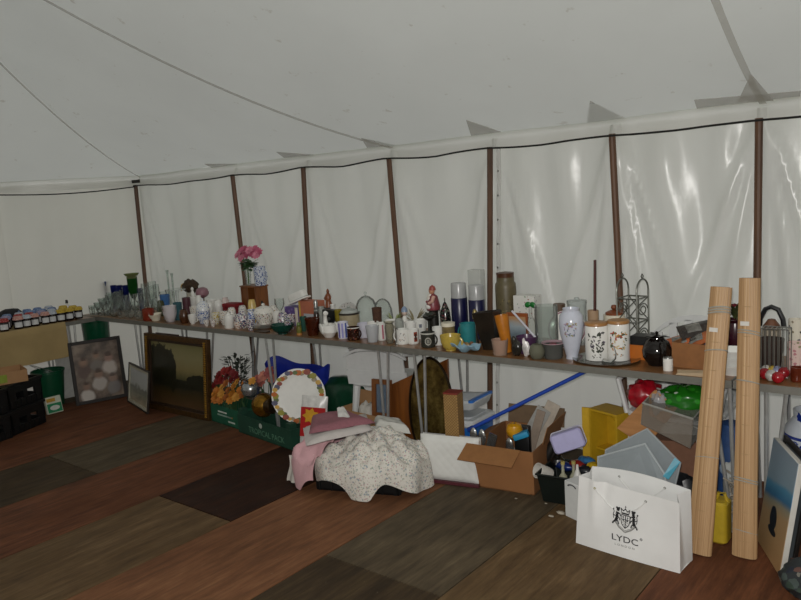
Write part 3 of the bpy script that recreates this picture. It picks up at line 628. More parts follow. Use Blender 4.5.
for i, (px, py) in enumerate(((239.5, 252), (244, 249), (249, 250), (255, 249), (258.5, 252), (241, 258), (247, 255), (253, 254), (237.5, 255), (244, 255), (251, 252), (256, 255), (242, 250))):
    p = ony(px, py, vy - .01 - .02 * (i % 3)) - Vector((vx, vy, vz + .006)); G().bloom(p, .036, (p.x * 2, -.7, .5), 9, 3, rr).build('bloom', M(['#c0607c', '#b85572', '#cf7f94'][i % 3], .6, var=.15), o)
g = G()
for i in range(70):
    a = rr.uniform(0, 2 * PI); z = rr.uniform(.125, .18); g.leaf((.02 + .03 * math.cos(a), .02 * math.sin(a), z), (math.cos(a) + .25, math.sin(a) * .6, rr.uniform(-.3, .7)), (0, 0, 1), rr.uniform(.04, .07), .034)
g.build('leaf', LEAF, o); g = G()
for i in range(6): g.tube([(rr.uniform(-.008, .008), rr.uniform(-.008, .008), .002), (rr.uniform(-.01, .01), 0, .08), (rr.uniform(-.03, .05), -.01, .17)], .002, 5)
g.build('stem', M('#4c6a35', .6), o)
o, h, r = vessel('mug', 'blue willow-pattern mug on top of the small wooden cabinet', 'mug', 260, 3.75, 266, 12, 'mug', china('#c9cfd8', ['#2f4683', '#4a6099', '#7c8db4'], 80, .5), handle=.1, z0=CABZ + .001)
# big lidded china dish on plates
x, h, r = place(264, 3.45, 302, 22)
for i in range(3):
    o = thing('plate', 'white plate in the stack under the lidded tureen, %s' % ('bottom', 'middle', 'top')[i], 'plate', (x, 3.45, TZ + .009 * i + .0), 0, 'plates under the tureen')
    G().lathe(shell([(0, 0), (r * .5, 0), (r * .6, .004), (r * 1.0, .012)], .0035), 32).build('plate_body', PORC, o)
o = thing('tureen', 'large floral lidded tureen standing on a stack of white plates', 'tureen', (x, 3.45, TZ + .032)); h -= .03
G().lathe(shell([(0, 0), (r * .5, 0), (r * .52, .01), (r * .85, h * .3), (r * .92, h * .55)], .004)).build('bowl', FLORAL, o)
G().lathe([(r * .95, h * .55), (r * .94, h * .6), (r * .7, h * .78), (r * .25, h * .86), (.008, h * .88), (.014, h * .95), (0, h)]).build('lid', china('#dfdcd4', ['#7d86a0', '#a79a72', '#9b7a80'], 72, .25), o)
for px, y, top, w_, lab in ((283, 3.43, 312, 12, 'navy-patterned china jug behind the dark green bowl'), (291, 3.50, 314, 9, 'purple-patterned cup behind the dark green bowl'), (274, 3.60, 305, 8, 'cream patterned jug right of the lidded tureen')):
    vessel('patterned_jug', lab, 'jug', px, y, top, w_, 'pot' if px != 291 else 'cup', PURP if px != 274 else FLORAL, handle=.4 if px != 291 else None)
vessel('wine_goblet', 'clear wine glass right of the wooden cabinet', 'wine glass', 280, 3.70, 298, 10, 'wine', CLEAR, part='glass_body')
vessel('green_bowl', 'wide dark green glazed bowl at the table front edge', 'bowl', 282.5, 3.345, 322.5, 24, 'bowl', M('#123e35', .2, var=.25, scale=80))
o = thing('wooden_tray', 'flat dark wooden tray under the dark green bowl', 'tray', (txy(262, 3.335, TZ), 3.335, TZ)); G().rbox((0, 0, .005), (.13, .05, .01), .01).build('board', M('#3a2d22', .5), o)
# boxes with butter dish
def boxy(name, lab, cat, px0, px1, y, top, d, mat, z0=TZ, rz=0, group=None, bottom=None):
    x0, x1 = txy(px0, y, z0 + .06), txy(px1, y, z0 + .06); h = zat((x0 + x1) / 2, y, top) - z0
    o = thing(name, lab, cat, ((x0 + x1) / 2, y + d / 2, z0), rz, group); G().box((0, 0, h / 2), (x1 - x0, d, h)).build('carton', mat, o, smooth=0, bev=.002); return o, x1 - x0, h
o, w_, h = boxy('purple_box', 'purple and white cardboard gift box under the tilted butter dish', 'box', 285, 298.5, 3.60, 307, .10, china('#5d4a86', ['#7a6a9c', '#4a3a72', '#8d7fb0'], 32, .4, .6)); G().box((w_ * .38, -.0507, h / 2), (w_ * .2, .001, h * .96)).build('printed_stripe', M('#d8cfc0', .6), o)
o, w_, h = boxy('orange_box', 'salmon-orange boxed gift with pale window, right of the purple box', 'box', 299.5, 316, 3.60, 301.5, .10, M('#b0694f', .6)); G().box((-w_ * .44, -.0507, h / 2), (w_ * .1, .001, h * .96)).build('printed_stripe', M('#c9a84c', .6), o); G().box((w_ * .1, -.0507, h * .30), (w_ * .62, .001, h * .45)).build('printed_panel', M('#b3b7bd', .4), o)
oh = TZ + h
x = txy(298, 3.60, TZ + .15); o = thing('butter_dish', 'long white lidded butter dish lying tilted on the purple and orange boxes', 'butter dish', (x, 3.615, oh + .008), .05, ry=-.33)
G().rbox((0, 0, -.005), (.19, .085, .012), .02).build('base', PORC, o); G().rbox((0, 0, .027), (.165, .065, .055), .024).build('lid', PORC, o); G().rbox((0, 0, .0015), (.172, .07, .004), .022).build('rim_line', M('#54605a', .4), o)
# green-yellow ornament, amber tumbler, shaker, swan
o = thing('owl_ornament', 'small green and yellow bird ornament left of the amber jar', 'ornament', (txy(299, 3.36, TZ + .04), 3.36, TZ)); G().lathe([(0, 0), (.014, 0), (.016, .008), (.02, .03), (.017, .055), (0, .06)], 16).build('body', M('#6c6a2a', .3, var=.4), o); G().ell((0, 0, .07), (.015, .015, .016), 12).build('head', M('#5d7340', .3, var=.4), o); G().lathe([(0, -.002), (.02, -.002), (.02, .012), (0, .012)], 16).build('foot', M('#a8763c', .4), o); o.location.z += .002
vessel('green_candle_holder', 'short teal-green glass holder behind the bird ornament', 'candle holder', 303.5, 3.47, 316, 7, 'cone', M('#275348', .3))
vessel('amber_jar', 'dark amber ribbed glass jar left of the white swan', 'jar', 312.5, 3.385, 317, 15, 'taper', M('#3a1608', .1, var=.3), part='glass_body', t=.004)
x, h, r = place(316.5, 3.50, 299.5, 6); o = thing('salt_shaker', 'dark salt shaker with ringed chrome top behind the amber jar', 'salt shaker', (x, 3.50, TZ)); G().lathe([(0, 0), (r, 0), (r, h * .55), (r * .8, h * .6), (0, h * .6)], 16).build('body', M('#2a1a14', .25), o)
G().lathe([(0, h * .6), (r * .75, h * .6), (r * .85, h * .65), (r * .6, h * .7), (r * .8, h * .76), (r * .6, h * .82), (r * .75, h * .9), (r * .5, h * .98), (0, h)], 16).build('cap', CHROME, o)
x, h, r = place(328.5, 3.385, 314, 17, TZ); o = SW = thing('swan_planter', 'white china swan ornament with curved neck at the table front', 'ornament', (x, 3.385, TZ), -.55)
G().lathe(shell([(0, 0), (.03, 0), (.034, .006), (.052, .03), (.05, .065), (.043, .07)], .004), 24, sx=1.1, sy=.8).build('body', PORC, o); G().tube([(-.042, 0, .05), (-.062, 0, .075), (-.06, 0, .105), (-.048, 0, .122), (-.042, 0, .125)], [.016, .012, .010, .012, .013], 12).ell((-.047, 0, .125), (.015, .012, .013), 12).build('neck', PORC, o); G().tube([(-.052, 0, .122), (-.072, 0, .112)], [.006, .002], 8).build('beak', M('#a07a4a', .4), o)
for s in (-1, 1): G().at((.01, s * .04, .05), (0, .4, 0)).ell((0, 0, 0), (.045, .009, .024), 14).build('wing', PORC, o)
SW.scale = (1.28, 1.28, 1.2)
# brown figurine
x, h, r = place(329, 3.64, 289, 10); o = thing('brown_figurine', 'slim brown robed figurine standing behind the white swan', 'figurine', (x, 3.64, TZ)); FB = M('#7d4423', .35, var=.25)
zb = h - .125 if h > .16 else .0
G().rbox((0, 0, zb / 2 + .001), (.06, .05, max(zb, .004)), .006).build('plinth', M('#2a2a2c', .5), o)
G().lathe([(0, 0), (.026, 0), (.024, .02), (.018, .05), (.022, .075), (.014, .095), (.008, .1), (0, .1)], 18, (0, 0, zb)).tube([(.018, 0, zb + .085), (.028, -.01, zb + .06), (.01, -.02, zb + .05)], .006, 8).tube([(-.018, 0, zb + .085), (-.026, -.01, zb + .062), (-.005, -.022, zb + .055)], .006, 8).build('robe', FB, o)
G().ell((0, 0, zb + .11), (.010, .011, .014), 12).lathe([(.011, zb + .113), (.006, zb + .127), (0, zb + .13)], 12).build('head', FB, o)
o, w_, h = boxy('black_radio', 'small black radio-like box behind the swan', 'box', 323, 336, 3.50, 310, .05, BLACKP, rz=0); G().lathe([(0, 0), (.012, 0), (.011, .006), (0, .007)], 12).build('dial', CHROME, o); o.children[1].rotation_euler = (PI / 2, 0, 0); o.children[1].location = (0, -.026, h * .6)
vessel('ochre_tumbler', 'olive-yellow glass tumbler right of the black box', 'glass', 339, 3.51, 309, 8, 'tumbler', M('#7b6d22', .12, var=.3), part='glass_body')
x, h, r = place(347, 3.80, 298, 26); o = thing('oval_dish', 'white oval serving dish with dark scribbled pattern propped at the wall', 'dish', (x, 3.80, TZ), 0, rx=1.25); G().lathe(shell([(0, 0), (.06, 0), (.075, .006), (.1, .016)], .004), 32, (0, .06, 0), 1, .75).build('dish_body', china('#d2d2ce', ['#4c4c4c', '#7a7a78', '#8a8684'], 64, .22), o); o.location.z += .022
o, h, r = vessel('casserole_pot', 'round cream casserole with dark rim behind the purple mug', 'pot', 349.5, 3.56, 311, 21, 'mug', M('#a09478', .35, var=.1)); G().lathe([(r, h - .012), (r + .003, h - .01), (r + .004, h), (r - .003, h + .002), (r - .004, h - .008)], 28).build('rim', M('#2c2620', .4), o); o2, h2, r2 = h, r, 0
G().lathe([(r * .99, h + .001), (r * .8, h + .018), (r * .2, h + .03), (.008, h + .032), (.014, h + .04), (0, h + .045)], 26).build('lid', glass('#e8ece8', .03, .35), o)
for px, y, top, w_, lab, knob in ((366.5, 3.69, 294, 23, 'clear glass cloche with knob over a teal dish', 1), (383, 3.745, 297, 20, 'clear glass dome behind the small wicker basket', 0)):
    x, h, r = place(px, y, top, w_); o = thing('glass_dome', lab, 'glass dome', (x, y, TZ + (.03 if knob else 0))); h -= .03 if knob else 0
    G().lathe([(r, 0), (r, h * .4), (r * .92, h * .65), (r * .7, h * .85), (r * .35, h * .96), (0, h)] + [(0, h - .003), (r * .34, h * .94), (r * .68, h * .83), (r * .9, h * .63), (r * .98, h * .4), (r - .002, 0)], 30).build('dome', CLEAR, o)
    if knob: G().lathe([(0, h), (.005, h), (.011, h + .014), (.007, h + .024), (0, h + .026)], 14).build('knob', CLEAR, o)
x, h, r = place(366.5, 3.69, 312, 24); o = thing('teal_dish', 'teal-blue dish under the glass cloche', 'dish', (x, 3.69, TZ)); G().lathe([(0, 0), (r * .8, 0), (r * .98, .02), (r * 1.05, .028), (r * .9, .026), (0, .026)], 30).build('dish_body', M('#1f6c80', .25, var=.25), o)
o, h, r = vessel('wicker_basket', 'small square brown wicker basket right of the glass cloche', 'basket', 377.5, 3.53, 307, 10, 'taper', M('#4a3021', .85, var=.45, scale=90, bump=.5), t=.004)
# row of mugs and jugs
WHT = M('#deded9', .18, var=.03, bump=0)
MUGS = [('tall white mug with purple and blue vertical print, left of the brown mug', 343, 3.385, 321, 11, 'mug', M('#cfcfda', .2), 0, 'p'), ('dark brown mug with white rim left of the lilac mug', 353.5, 3.375, 326, 13, 'mug', M('#2a120c', .2, var=.3), 0, 'w'),
        ('plain lilac-white mug behind the ridged clear beaker', 364, 3.46, 322, 13, 'mug', M('#c4c3cf', .2), PI, ''), ('white mug with pink stripe left of the clear glass jug', 381.5, 3.43, 322, 9, 'mug', WHT, None, 'k'),
        ('white mug with grey print left of the rust-printed mug', 402.5, 3.385, 328, 12, 'mug', WHT, PI + .3, 'g'), ('white mug with rust-brown letter print left of the charcoal mug', 413, 3.42, 328, 12, 'mug', WHT, PI + .2, 'r'),
        ('charcoal mug with pale oval badge at the table front', 428, 3.375, 331, 14.5, 'mug', M('#33342f', .25, var=.15), 0, 'o'), ('plain white mug between the charcoal mug and yellow cup', 438, 3.45, 326, 11, 'mug', WHT, None, ''),
        ('white teacup on top row behind the charcoal mug', 420.5, 3.56, 318.5, 13, 'cup', WHT, PI, 's')]
for lab, px, y, top, w_, k, mt, hd, deco in MUGS:
    o, h, r = vessel('mug' if k == 'mug' else 'teacup', lab, 'mug' if k == 'mug' else 'cup', px, y, top, w_, k, mt, handle=hd, group='mugs along the table front'); a = CAMA(o.location.x, y)
    if deco == 'p':
        for q, c in ((-.75, '#5c54a0'), (-.1, '#8d8cc4'), (.55, '#4b5a9e')): band(o, r, h * .08, h * .95, M(c, .3), 'printed_stripe', a + q - .17, a + q + .17, 6)
    if deco == 'w': band(o, r, h * .93, h * .999, WHT, 'rim'); sprig(o, r, h * .48, r * 1.4, a, ['#6d2f1c', '#4f3a22', '#7c4a2a'], dense=18)
    if deco == 'k': band(o, r, h * .1, h * .9, M('#b06a78', .3), 'printed_stripe', a + .1, a + .5, 6)
    if deco == 'g': sprig(o, r, h * .5, r * 1.1, a, ['#77736c', '#a0774f', '#8d8f94'], dense=16)
    if deco == 'r':
        for z in (.18, .55): band(o, r, h * z, h * (z + .28), M('#8a3a22', .3, var=.2), 'printed_motif', a + .15, a + .75, 8)
        band(o, r, h * .3, h * .7, M('#2f2b28', .3), 'printed_motif', a + .3, a + .6, 6)
    if deco == 'o':
        g = G(); L = [((r + .0012) * math.cos(a + .45 * math.cos(t)), (r + .0012) * math.sin(a + .45 * math.cos(t)), h * .45 + h * .26 * math.sin(t)) for t in [2 * PI * i / 24 for i in range(24)]]; L2 = [((r + .0012) * math.cos(a + .34 * math.cos(t)), (r + .0012) * math.sin(a + .34 * math.cos(t)), h * .45 + h * .19 * math.sin(t)) for t in [2 * PI * i / 24 for i in range(24)]]
        g.add(L + L2, [(i, (i + 1) % 24, 24 + (i + 1) % 24, 24 + i) for i in range(24)]).build('printed_badge', M('#a9a79e', .3), o); band(o, r, h * .32, h * .58, M('#7e7d76', .3), 'printed_motif', a - .2, a + .2, 6); band(o, r, h * .9, h * .99, M('#b9b8b0', .3), 'rim')
    if deco == 's': band(o, r * .93, h * .62, h * .8, M('#6f7480', .3), 'printed_motif', a - .2, a + .25, 6, taper=1.05)
vessel('glass_beaker', 'ridged clear plastic beaker at the table front between mugs', 'beaker', 372.5, 3.365, 324.5, 14, 'taper', clearp('#c9ccd0', .55), part='body')
o, h, r = vessel('glass_jug', 'clear glass jug with handle at the table front, left of the grey knife', 'jug', 389.5, 3.375, 321, 11, 'vase', glass('#e6e4da', .03, .1), handle=.2, part='glass_body')
o = thing('table_knife', 'dark-handled knife-like utensil standing out over the table edge', 'utensil', (txy(397.5, 3.37, TZ), 3.37, TZ), 0); G().lathe([(0, 0), (.008, 0), (.007, .02), (.008, .08), (.006, .1), (0, .1)], 10).build('handle', M('#4a4844', .4), o); G().lathe([(0, 0), (.012, 0), (.012, .02), (0, .02)], 10).build('foot', CHROME, o)
# spiky pale plants
for px, y, top, w_, lab, c in ((395, 3.62, 310, 22, 'spiky pale green artificial succulent plant left of the blue-capped child figurine', '#8a9464'), (415, 3.66, 306, 17, 'spiky buff-coloured artificial plant right of the blue-capped child figurine', '#a39a7c')):
    x, h, r = place(px, y, top, w_); o = thing('spiky_plant', lab, 'plant', (x, y, TZ)); hb = h * .45; rr = random.Random(int(px)); g = G()
    G().lathe(shell(prof('taper', r * .5, hb), .004), 20).build('pot', PORC, o)
    for i in range(26):
        a = rr.uniform(0, 2 * PI); e = rr.uniform(.15, 1.2); g.leaf((.008 * math.cos(a), .008 * math.sin(a), hb), (math.cos(a) * math.cos(e), math.sin(a) * math.cos(e), math.sin(e)), (0, 0, 1), (h - hb) * rr.uniform(.8, 1.15), .014, .1)
    g.build('foliage', M(c, .55, var=.2), o)
x, h, r = place(405, 3.60, 306, 9); o = thing('clown_figurine', 'white porcelain child figurine with blue cap between spiky plants', 'figurine', (x, 3.60, TZ)); G().lathe([(0, 0), (.032, 0), (.03, .02), (.022, h * .5), (.012, h * .68), (0, h * .7)], 18).build('body', PORC, o); G().ell((0, 0, h * .8), (.019, .019, .021), 14).build('head', M('#d2bdb0', .3), o); G().lathe([(.0205, h * .82), (.019, h * .92), (.008, h * 1.0), (0, h)], 16).build('cap', M('#7f90a8', .3), o)
# santa-like figurine, black florals
x, h, r = place(433.5, 3.64, 284, 17); o = thing('seated_figurine', 'painted china figurine of a white-bearded figure in red and cream', 'figurine', (x, 3.64, TZ), -2.5 + PI / 2 + .2)
b0 = h - .155
G().lathe([(0, 0), (.05, 0), (.05, .01), (.03, .03), (.03, b0 - .01), (.045, b0), (0, b0)], 22).build('base', M('#23221e', .35), o)
G().lathe([(0, 0), (.042, 0), (.045, .02), (.036, .06), (.03, .085), (.012, .1), (0, .1)], 20, (0, 0, b0)).build('robe', M('#7c3a40', .35, var=.25), o); G().ell((.0, -.03, b0 + .02), (.04, .02, .018), 12).build('hem', PORC, o)
G().lathe([(0, .045), (.02, .05), (.024, .075), (.012, .1), (0, .1)], 14, (0, -.016, b0)).build('beard', M('#d8d2c8', .4), o); G().ell((0, -.004, b0 + .118), (.019, .02, .022), 14).build('head', M('#b98468', .4), o); G().lathe([(.021, b0 + .122), (.022, b0 + .128), (.016, b0 + .145), (.0, b0 + .155)], 14).build('hat', M('#96443c', .4), o)
for s in (-1, 1): G().tube([(s * .03, 0, b0 + .085), (s * .045, -.015, b0 + .055), (s * .03, -.035, b0 + .045)], [.012, .011, .008], 8).build('arm', M('#8e3440' if s < 0 else '#c9a090', .35), o)
x, h, r = place(429, 3.50, 306, 17); o = thing('dark_plant_stand', 'low black metal candle stand with dark leaves beneath the figurine', 'candle stand', (x, 3.50, TZ)); G().lathe([(0, 0), (.05, 0), (.05, .006), (.008, .012), (.008, h * .6), (.035, h * .7), (.036, h * .75), (0, h * .75)], 22).build('stand', M('#20221f', .35), o); g = G(); rr = random.Random(8)
for i in range(18): a = rr.uniform(0, 6.28); g.leaf((0, 0, h * .74), (math.cos(a), math.sin(a), rr.uniform(.1, .7)), (0, 0, 1), .05, .024)
g.build('leaf', M('#1c2a1e', .4), o)
teapot('black glazed teapot with flower pattern left of the navy flasks', 445.5, 3.66, 297, 11, china('#141414', ['#1a1a1a', '#8b7a70', '#6a2f38', '#141414', '#4c5c48'], 80, .5), 2.9)
o, h, r = vessel('storage_jar', 'amber storage jar with cream lid behind the yellow cup', 'jar', 448.5, 3.475, 322, 13, 'cyl', M('#7a6a48', .2, var=.3), part='body', solidm=True); band(o, r, h * .1, h * .55, M('#2e2018', .4), 'printed_label', 2.4, 5.2, 16); G().lathe([(r * 1.08, h * .86), (r * 1.08, h * 1.02), (0, h * 1.03)], 24).build('lid', CREAM, o)
o, h, r = vessel('mug', 'wide yellow cup at the table front left of the blue dish', 'mug', 450.5, 3.355, 333.5, 21, 'cup', M('#b8a048', .25, var=.08), handle=.3, hout=.35)
x = txy(466, 3.345, TZ); o = thing('blue_dish', 'pale blue wavy porcelain dish at the table front edge', 'dish', (x, 3.345, TZ), .05); g = G(); g.grid(lambda u, v: ((u - .5) * .15, (v - .5) * .075, .006 + .05 * ((u - .5) ** 2 * 1.6 + (v - .5) ** 2 * 2.2) + .008 * math.sin(u * 11)), 22, 12, .005); g.build('dish_body', M('#7f9fb0', .2, var=.1), o, smooth=60)
vessel('mug', 'teal mug with pale rim behind the blue dish', 'mug', 468, 3.47, 322, 16, 'mug', M('#2f7c80', .22, var=.1), handle=PI - .1)
for i, px in enumerate((466.5, 476)): o = thing('small_ornament', 'tiny brown and cream animal ornament, %s of two behind the blue dish' % ('left' if i == 0 else 'right'), 'ornament', (txy(px, 3.41, TZ), 3.41, TZ), .3 * i, 'two tiny animal ornaments'); G().ell((0, 0, .022), (.026, .016, .018), 14, .15, i).build('body', M('#8a7048', .35, var=.35), o); G().ell((-.022, -.006, .038), (.013, .011, .012), 12).build('head', M('#6e4a30', .35), o)
# navy flasks
for i, (px, top, lab) in enumerate(((459.5, 282, 'navy vacuum flask with clear grey cup lid, left one of the pair'), (477, 284, 'navy vacuum flask with clear grey cup lid, right one beside the pole'))):
    x, h, r = place(px, 3.70, top, 16.5); o = thing('vacuum_flask', lab, 'flask', (x, 3.70, TZ), 0, 'pair of navy flasks'); G().lathe([(0, 0), (r * .97, 0), (r, .004), (r, h * .72), (r * .96, h * .73), (0, h * .73)], 28).build('body', M('#12143c', .3, var=.15), o); G().lathe([(0, h), (r * .86, h), (r * .9, h * .985), (r * .95, h * .74), (r * .95, h * .73), (0, h * .73)], 28).build('cup_lid', M('#a7a8a8', .25, var=.05), o)
x, h, r = place(477.5, 3.80, 269, 15); o = thing('glass_block', 'pale clear plastic box behind the right navy flask', 'box', (x, 3.80, TZ)); G().rbox((0, 0, h / 2), (r * 2, .06, h), .006).build('body', clearp('#c9cbc6', .6), o)
x, h, r = place(475.5, 3.555, 308.5, 6); o = thing('pepper_mill', 'slim brass and dark pepper mill left of the black vase', 'pepper mill', (x, 3.555, TZ)); G().lathe([(0, 0), (r, 0), (r, .02), (r * .5, .05), (r * .8, h * .5), (r * .5, h * .7), (0, h * .7)], 16).build('body', M('#2c241a', .35), o); G().lathe([(0, h * .7), (r * .9, h * .72), (r, h * .85), (r * .6, h * .97), (0, h)], 16).build('cap', M('#8a7a4a', .3, .5), o)
# black square vase, orange vase
x, h, r = place(490, 3.46, 310, 24); o = thing('black_vase', 'black flared square vase leaning left at the table front', 'vase', (x + .01, 3.455, TZ + .002), .05, ry=-.12)
g = G()
def sq(k, z): return [(-k * r, -k * .045, z), (k * r, -k * .045, z), (k * r, k * .045, z), (-k * r, k * .045, z)]
L = sq(.58, 0) + sq(1.0, h) + sq(.94, h) + sq(.52, .01); g.add(L, [(3, 2, 1, 0), (12, 13, 14, 15)] + [(a + i, a + (i + 1) % 4, a + 4 + (i + 1) % 4, a + 4 + i) for a in (0, 4, 8) for i in range(4)]).build('body', M('#211b14', .3, var=.5, scale=14), o, smooth=0)
x, h, r = place(504.5, 3.40, 314.5, 14); o = thing('orange_vase', 'tapered orange glazed vase leaning beside the black vase', 'vase', (x + .008, 3.415, TZ + .002), 0, ry=-.16); G().lathe(shell([(0, 0), (r * .55, 0), (r * .62, .006), (r * .95, h * .8), (r, h)], .004)).build('body', M('#b06c1e', .3, var=.15), o)
o, h, r = vessel('brown_jar', 'tall brown stoneware jar with carved leaf band and dark lid', 'jar', 506.5, 3.72, 276, 21, 'jar', M('#5a5138', .45, var=.12), solidm=True); band(o, r, .004, h * .3, M('#3f2413', .35), 'glazed_base'); G().lathe([(r * .72, h * .97), (r * .82, h * .99), (r * .84, h * 1.07), (0, h * 1.09)], 24).build('lid', M('#4a2a16', .3), o); sprig(o, r, h * .55, r * 1.1, CAMA(o.location.x, 3.72), ['#37321f', '#776b45'], dense=16, name='carved_leaves')
o, w_, h = boxy('white_canister', 'white square canister with small floral print left of the green bottle', 'canister', 514.5, 535, 3.66, 296, .09, china('#d6d5cf', ['#a06a64', '#7f9a7a', '#8f8c94'], 41, .22, .35))
x, h, r = place(531, 3.55, 302, 8); o = thing('green_topped_bottle', 'clear bottle with bright green butterfly-shaped stopper', 'bottle', (x, 3.55, TZ)); G().lathe(solid('bottle', .028, h * .92), 18).build('glass_body', CLEAR, o)
for s in (-1, 1): G().at((s * .016, 0, h * .95), (0, s * .5, 0)).ell((0, 0, 0), (.02, .008, .016), 12).build('stopper_wing', M('#176b2c', .3), o)
o, w_, h = boxy('picture_frame', 'small landscape picture in orange wooden frame behind the orange vase', 'picture', 507, 528, 3.53, 313, .012, M('#8c4a22', .5)); t = NT('small_landscape'); s_ = t.n('ShaderNodeSeparateXYZ'); t.l(t.coord(), s_.inputs[0]); nz = t.noise(t.coord(), 18)
t.bsdf(t.ramp(t.math('ADD', t.math('MULTIPLY', s_.outputs[2], 1 / h), t.math('MULTIPLY', nz, .3)), [(.3, '#4c4a40'), (.55, '#6b7a84'), (.8, '#9aa7ad'), (1, '#b08a62')]), .4); G().box((0, -.0065, h / 2), (w_ * .84, .002, h * .8)).build('picture', t.m, o)
p, q = ony(512, 311, 3.48), ony(536, 338, 3.45); o = thing('white_wand', 'thin white plastic tube lying diagonally across the small picture', 'tube', tuple(p)); G().tube([Vector((0, 0, 0)), q - p], .006, 8).build('tube', M('#c3c3cc', .3), o)
x, h, r = place(546.5, 3.53, 304, 23); o = thing('glass_cylinder', 'large clear frosted glass cylinder vase left of the flowered urn', 'vase', (x, 3.53, TZ)); G().lathe(shell(prof('cyl', r, h), .005), 32).build('glass_body', glass('#e8ece9', .04, .14), o)
vessel('purple_dish', 'shallow purple glass dish on the table in front of the cylinder vase', 'dish', 527, 3.445, 334.5, 22, 'dish', M('#4d3350', .2), t=.003)
for px, y, top, w_, lab, c in ((516.5, 3.365, 336, 11, 'black and silver horse-like ornament at the table front', '#26241f'), (526, 3.375, 338, 8, 'small white porcelain shell ornament at the table front', '#cfcac8')):
    x, h, r = place(px, y, top, w_); o = thing('ornament', lab, 'ornament', (x, y, TZ)); G().ell((0, 0, h * .42), (r, r * .6, h * .42), 16, .3, int(px)).build('body', M(c, .25, var=.4), o); G().ell((-r * .5, -.004, h * .82), (r * .42, r * .35, h * .22), 12, .2, 2).build('head', M(c, .25, var=.4), o)
vessel('candle_glass', 'clear glass candle pot with rosy wax at the table front', 'candle glass', 500, 3.36, 338, 17, 'tumbler', glass('#d8bca8', .04, .4), part='glass_body'); x, h, r = place(500, 3.36, 343, 14); G().lathe([(0, .006), (r * .8, .006), (r * .92, h * .7), (0, h * .72)], 20).build('wax', M('#a5765e', .4), bpy.data.objects['candle_glass'])
o, h, r = vessel('sugar_bowl', 'cut glass sugar bowl with silver lid right of the black ornament', 'sugar bowl', 537, 3.355, 343, 16, 'pot', glass('#8f8f7c', .04, .45), part='glass_body', t=.004)
x, h, r = place(552, 3.385, 341.5, 23); o = thing('candle_dish', 'pink-rimmed dark glass dish with a small candle right of the sugar bowl', 'dish', (x, 3.40, TZ)); G().lathe(shell([(0, 0), (r * .75, 0), (r * .8, .01), (r * .82, h * .7), (r, h)], .005), 28).build('dish_body', glass('#6f706c', .04, .5), o); G().lathe([(r * .84, h * .9), (r * 1.02, h * 1.0), (r * 1.0, h * 1.04), (r * .82, h * .95)], 28).build('rim', M('#a0848c', .2), o); G().lathe([(0, h * .5), (r * .3, h * .5), (r * .3, h * .98), (0, h)], 16).build('candle', M('#6c2735', .4), o)
# plate, flowered urn, cork jar, lid
x = txy(567, 3.64, TZ + .12); rpl = .105; o = thing('plate', 'white plate with pink and gold rim standing behind the flowered urn', 'plate', (x, 3.63, TZ), .3, rx=1.32); G().lathe(shell([(0, 0), (rpl * .6, 0), (rpl * .7, .006), (rpl, .014)], .004), 36, (0, rpl, 0)).build('plate_body', PORC, o); g = G(); g.lathe([(rpl * .9, .0165), (rpl * .97, .0185), (rpl * .97, .0175), (rpl * .9, .0155)], 36, (0, rpl, 0)); g.build('painted_rim', M('#8d6070', .3, var=.3), o)
vessel('cork_jar', 'dark jar with cork lid just visible behind the flowered urn', 'jar', 559.5, 3.76, 303, 12, 'cyl', M('#5c4636', .6), solidm=True)
x, h, r = place(572.5, 3.70, 300, 20); o = thing('glass_jar', 'glass lidded jar showing above the flowered urn', 'jar', (x, 3.76, TZ)); G().lathe([(0, 0), (r * .9, 0), (r * .95, h * .9), (r, h * .92), (r, h * .98), (r * .3, h), (.012, h + .012), (0, h + .014)], 24).build('glass_body', glass('#dfe4e2', .03, .35), o)
UR = M('#c0c4d0', .15, var=.03, bump=0)
o, h, r = vessel('flowered_urn', 'tall pale lavender-white urn vase painted with a flower spray', 'vase', 571.5, 3.43, 306.5, 25, 'urn', UR)
pk = PR['urn']
def urad(z, h=h, r=r):
    for (a, b), (c, d) in zip(pk[1:], pk[2:]):
        if b * h <= z <= d * h: return r * (a + (c - a) * (z - b * h) / max((d - b) * h, 1e-6))
    return r
sprig(o, r, h * .60, .062, CAMA(o.location.x, 3.43) - .1, ['#8d7f9a', '#8a8b4e', '#a08aa0', '#5f6f7c', '#9a7f55'], dense=46, hr=1.2, rad=urad)
# steel tray with the two canisters and the ladle
x = txy(605, 3.44, TZ); o = thing('steel_tray', 'round shiny steel tray carrying two flowered canisters', 'tray', (x, 3.455, TZ)); TRX = x; G().lathe([(0, .001), (.145, .001), (.163, .007), (.168, .009), (.168, .012), (.160, .010), (.145, .005), (0, .005)], 48, (0, 0, 0), 1, .93).build('tray_body', M('#9a9c98', .14, .95, var=.05, bump=0), o)
TM = TZ + .006
def canister(lab, px, y, top, w_, cols, seed):
    x, h, r = place(px, y, top, w_, TM); o = thing('canister', lab, 'canister', (x, y, TM), 0, 'flowered canisters on the tray'); hb = h * .93
    G().lathe([(0, 0), (r * .97, 0), (r, .004), (r, hb - .008), (r * .97, hb), (0, hb)], 32).build('body', PORC, o); G().lathe([(0, h + .003), (r * .93, h + .003), (r * 1.01, h), (r * 1.03, hb + .004), (r * .98, hb), (0, hb)], 32).build('wooden_lid', woodm('#8c5f32', '#b0824c', 0, 8, .4, 'lid'), o)
    sprig(o, r, hb * .55, r * 1.5, CAMA(x, y), cols, rnd=random.Random(seed), dense=44, hr=1.15); sprig(o, r, hb * .16, r * .8, CAMA(x, y), cols[:2], rnd=random.Random(seed + 1), dense=10, hr=.5, name='printed_leaves'); return o
canister('white canister with dark leaf print and wooden lid, left one on the steel tray', 596.5, 3.44, 321, 22.5, ['#3a3f36', '#55584c', '#6a6272', '#2e332c'], 3)
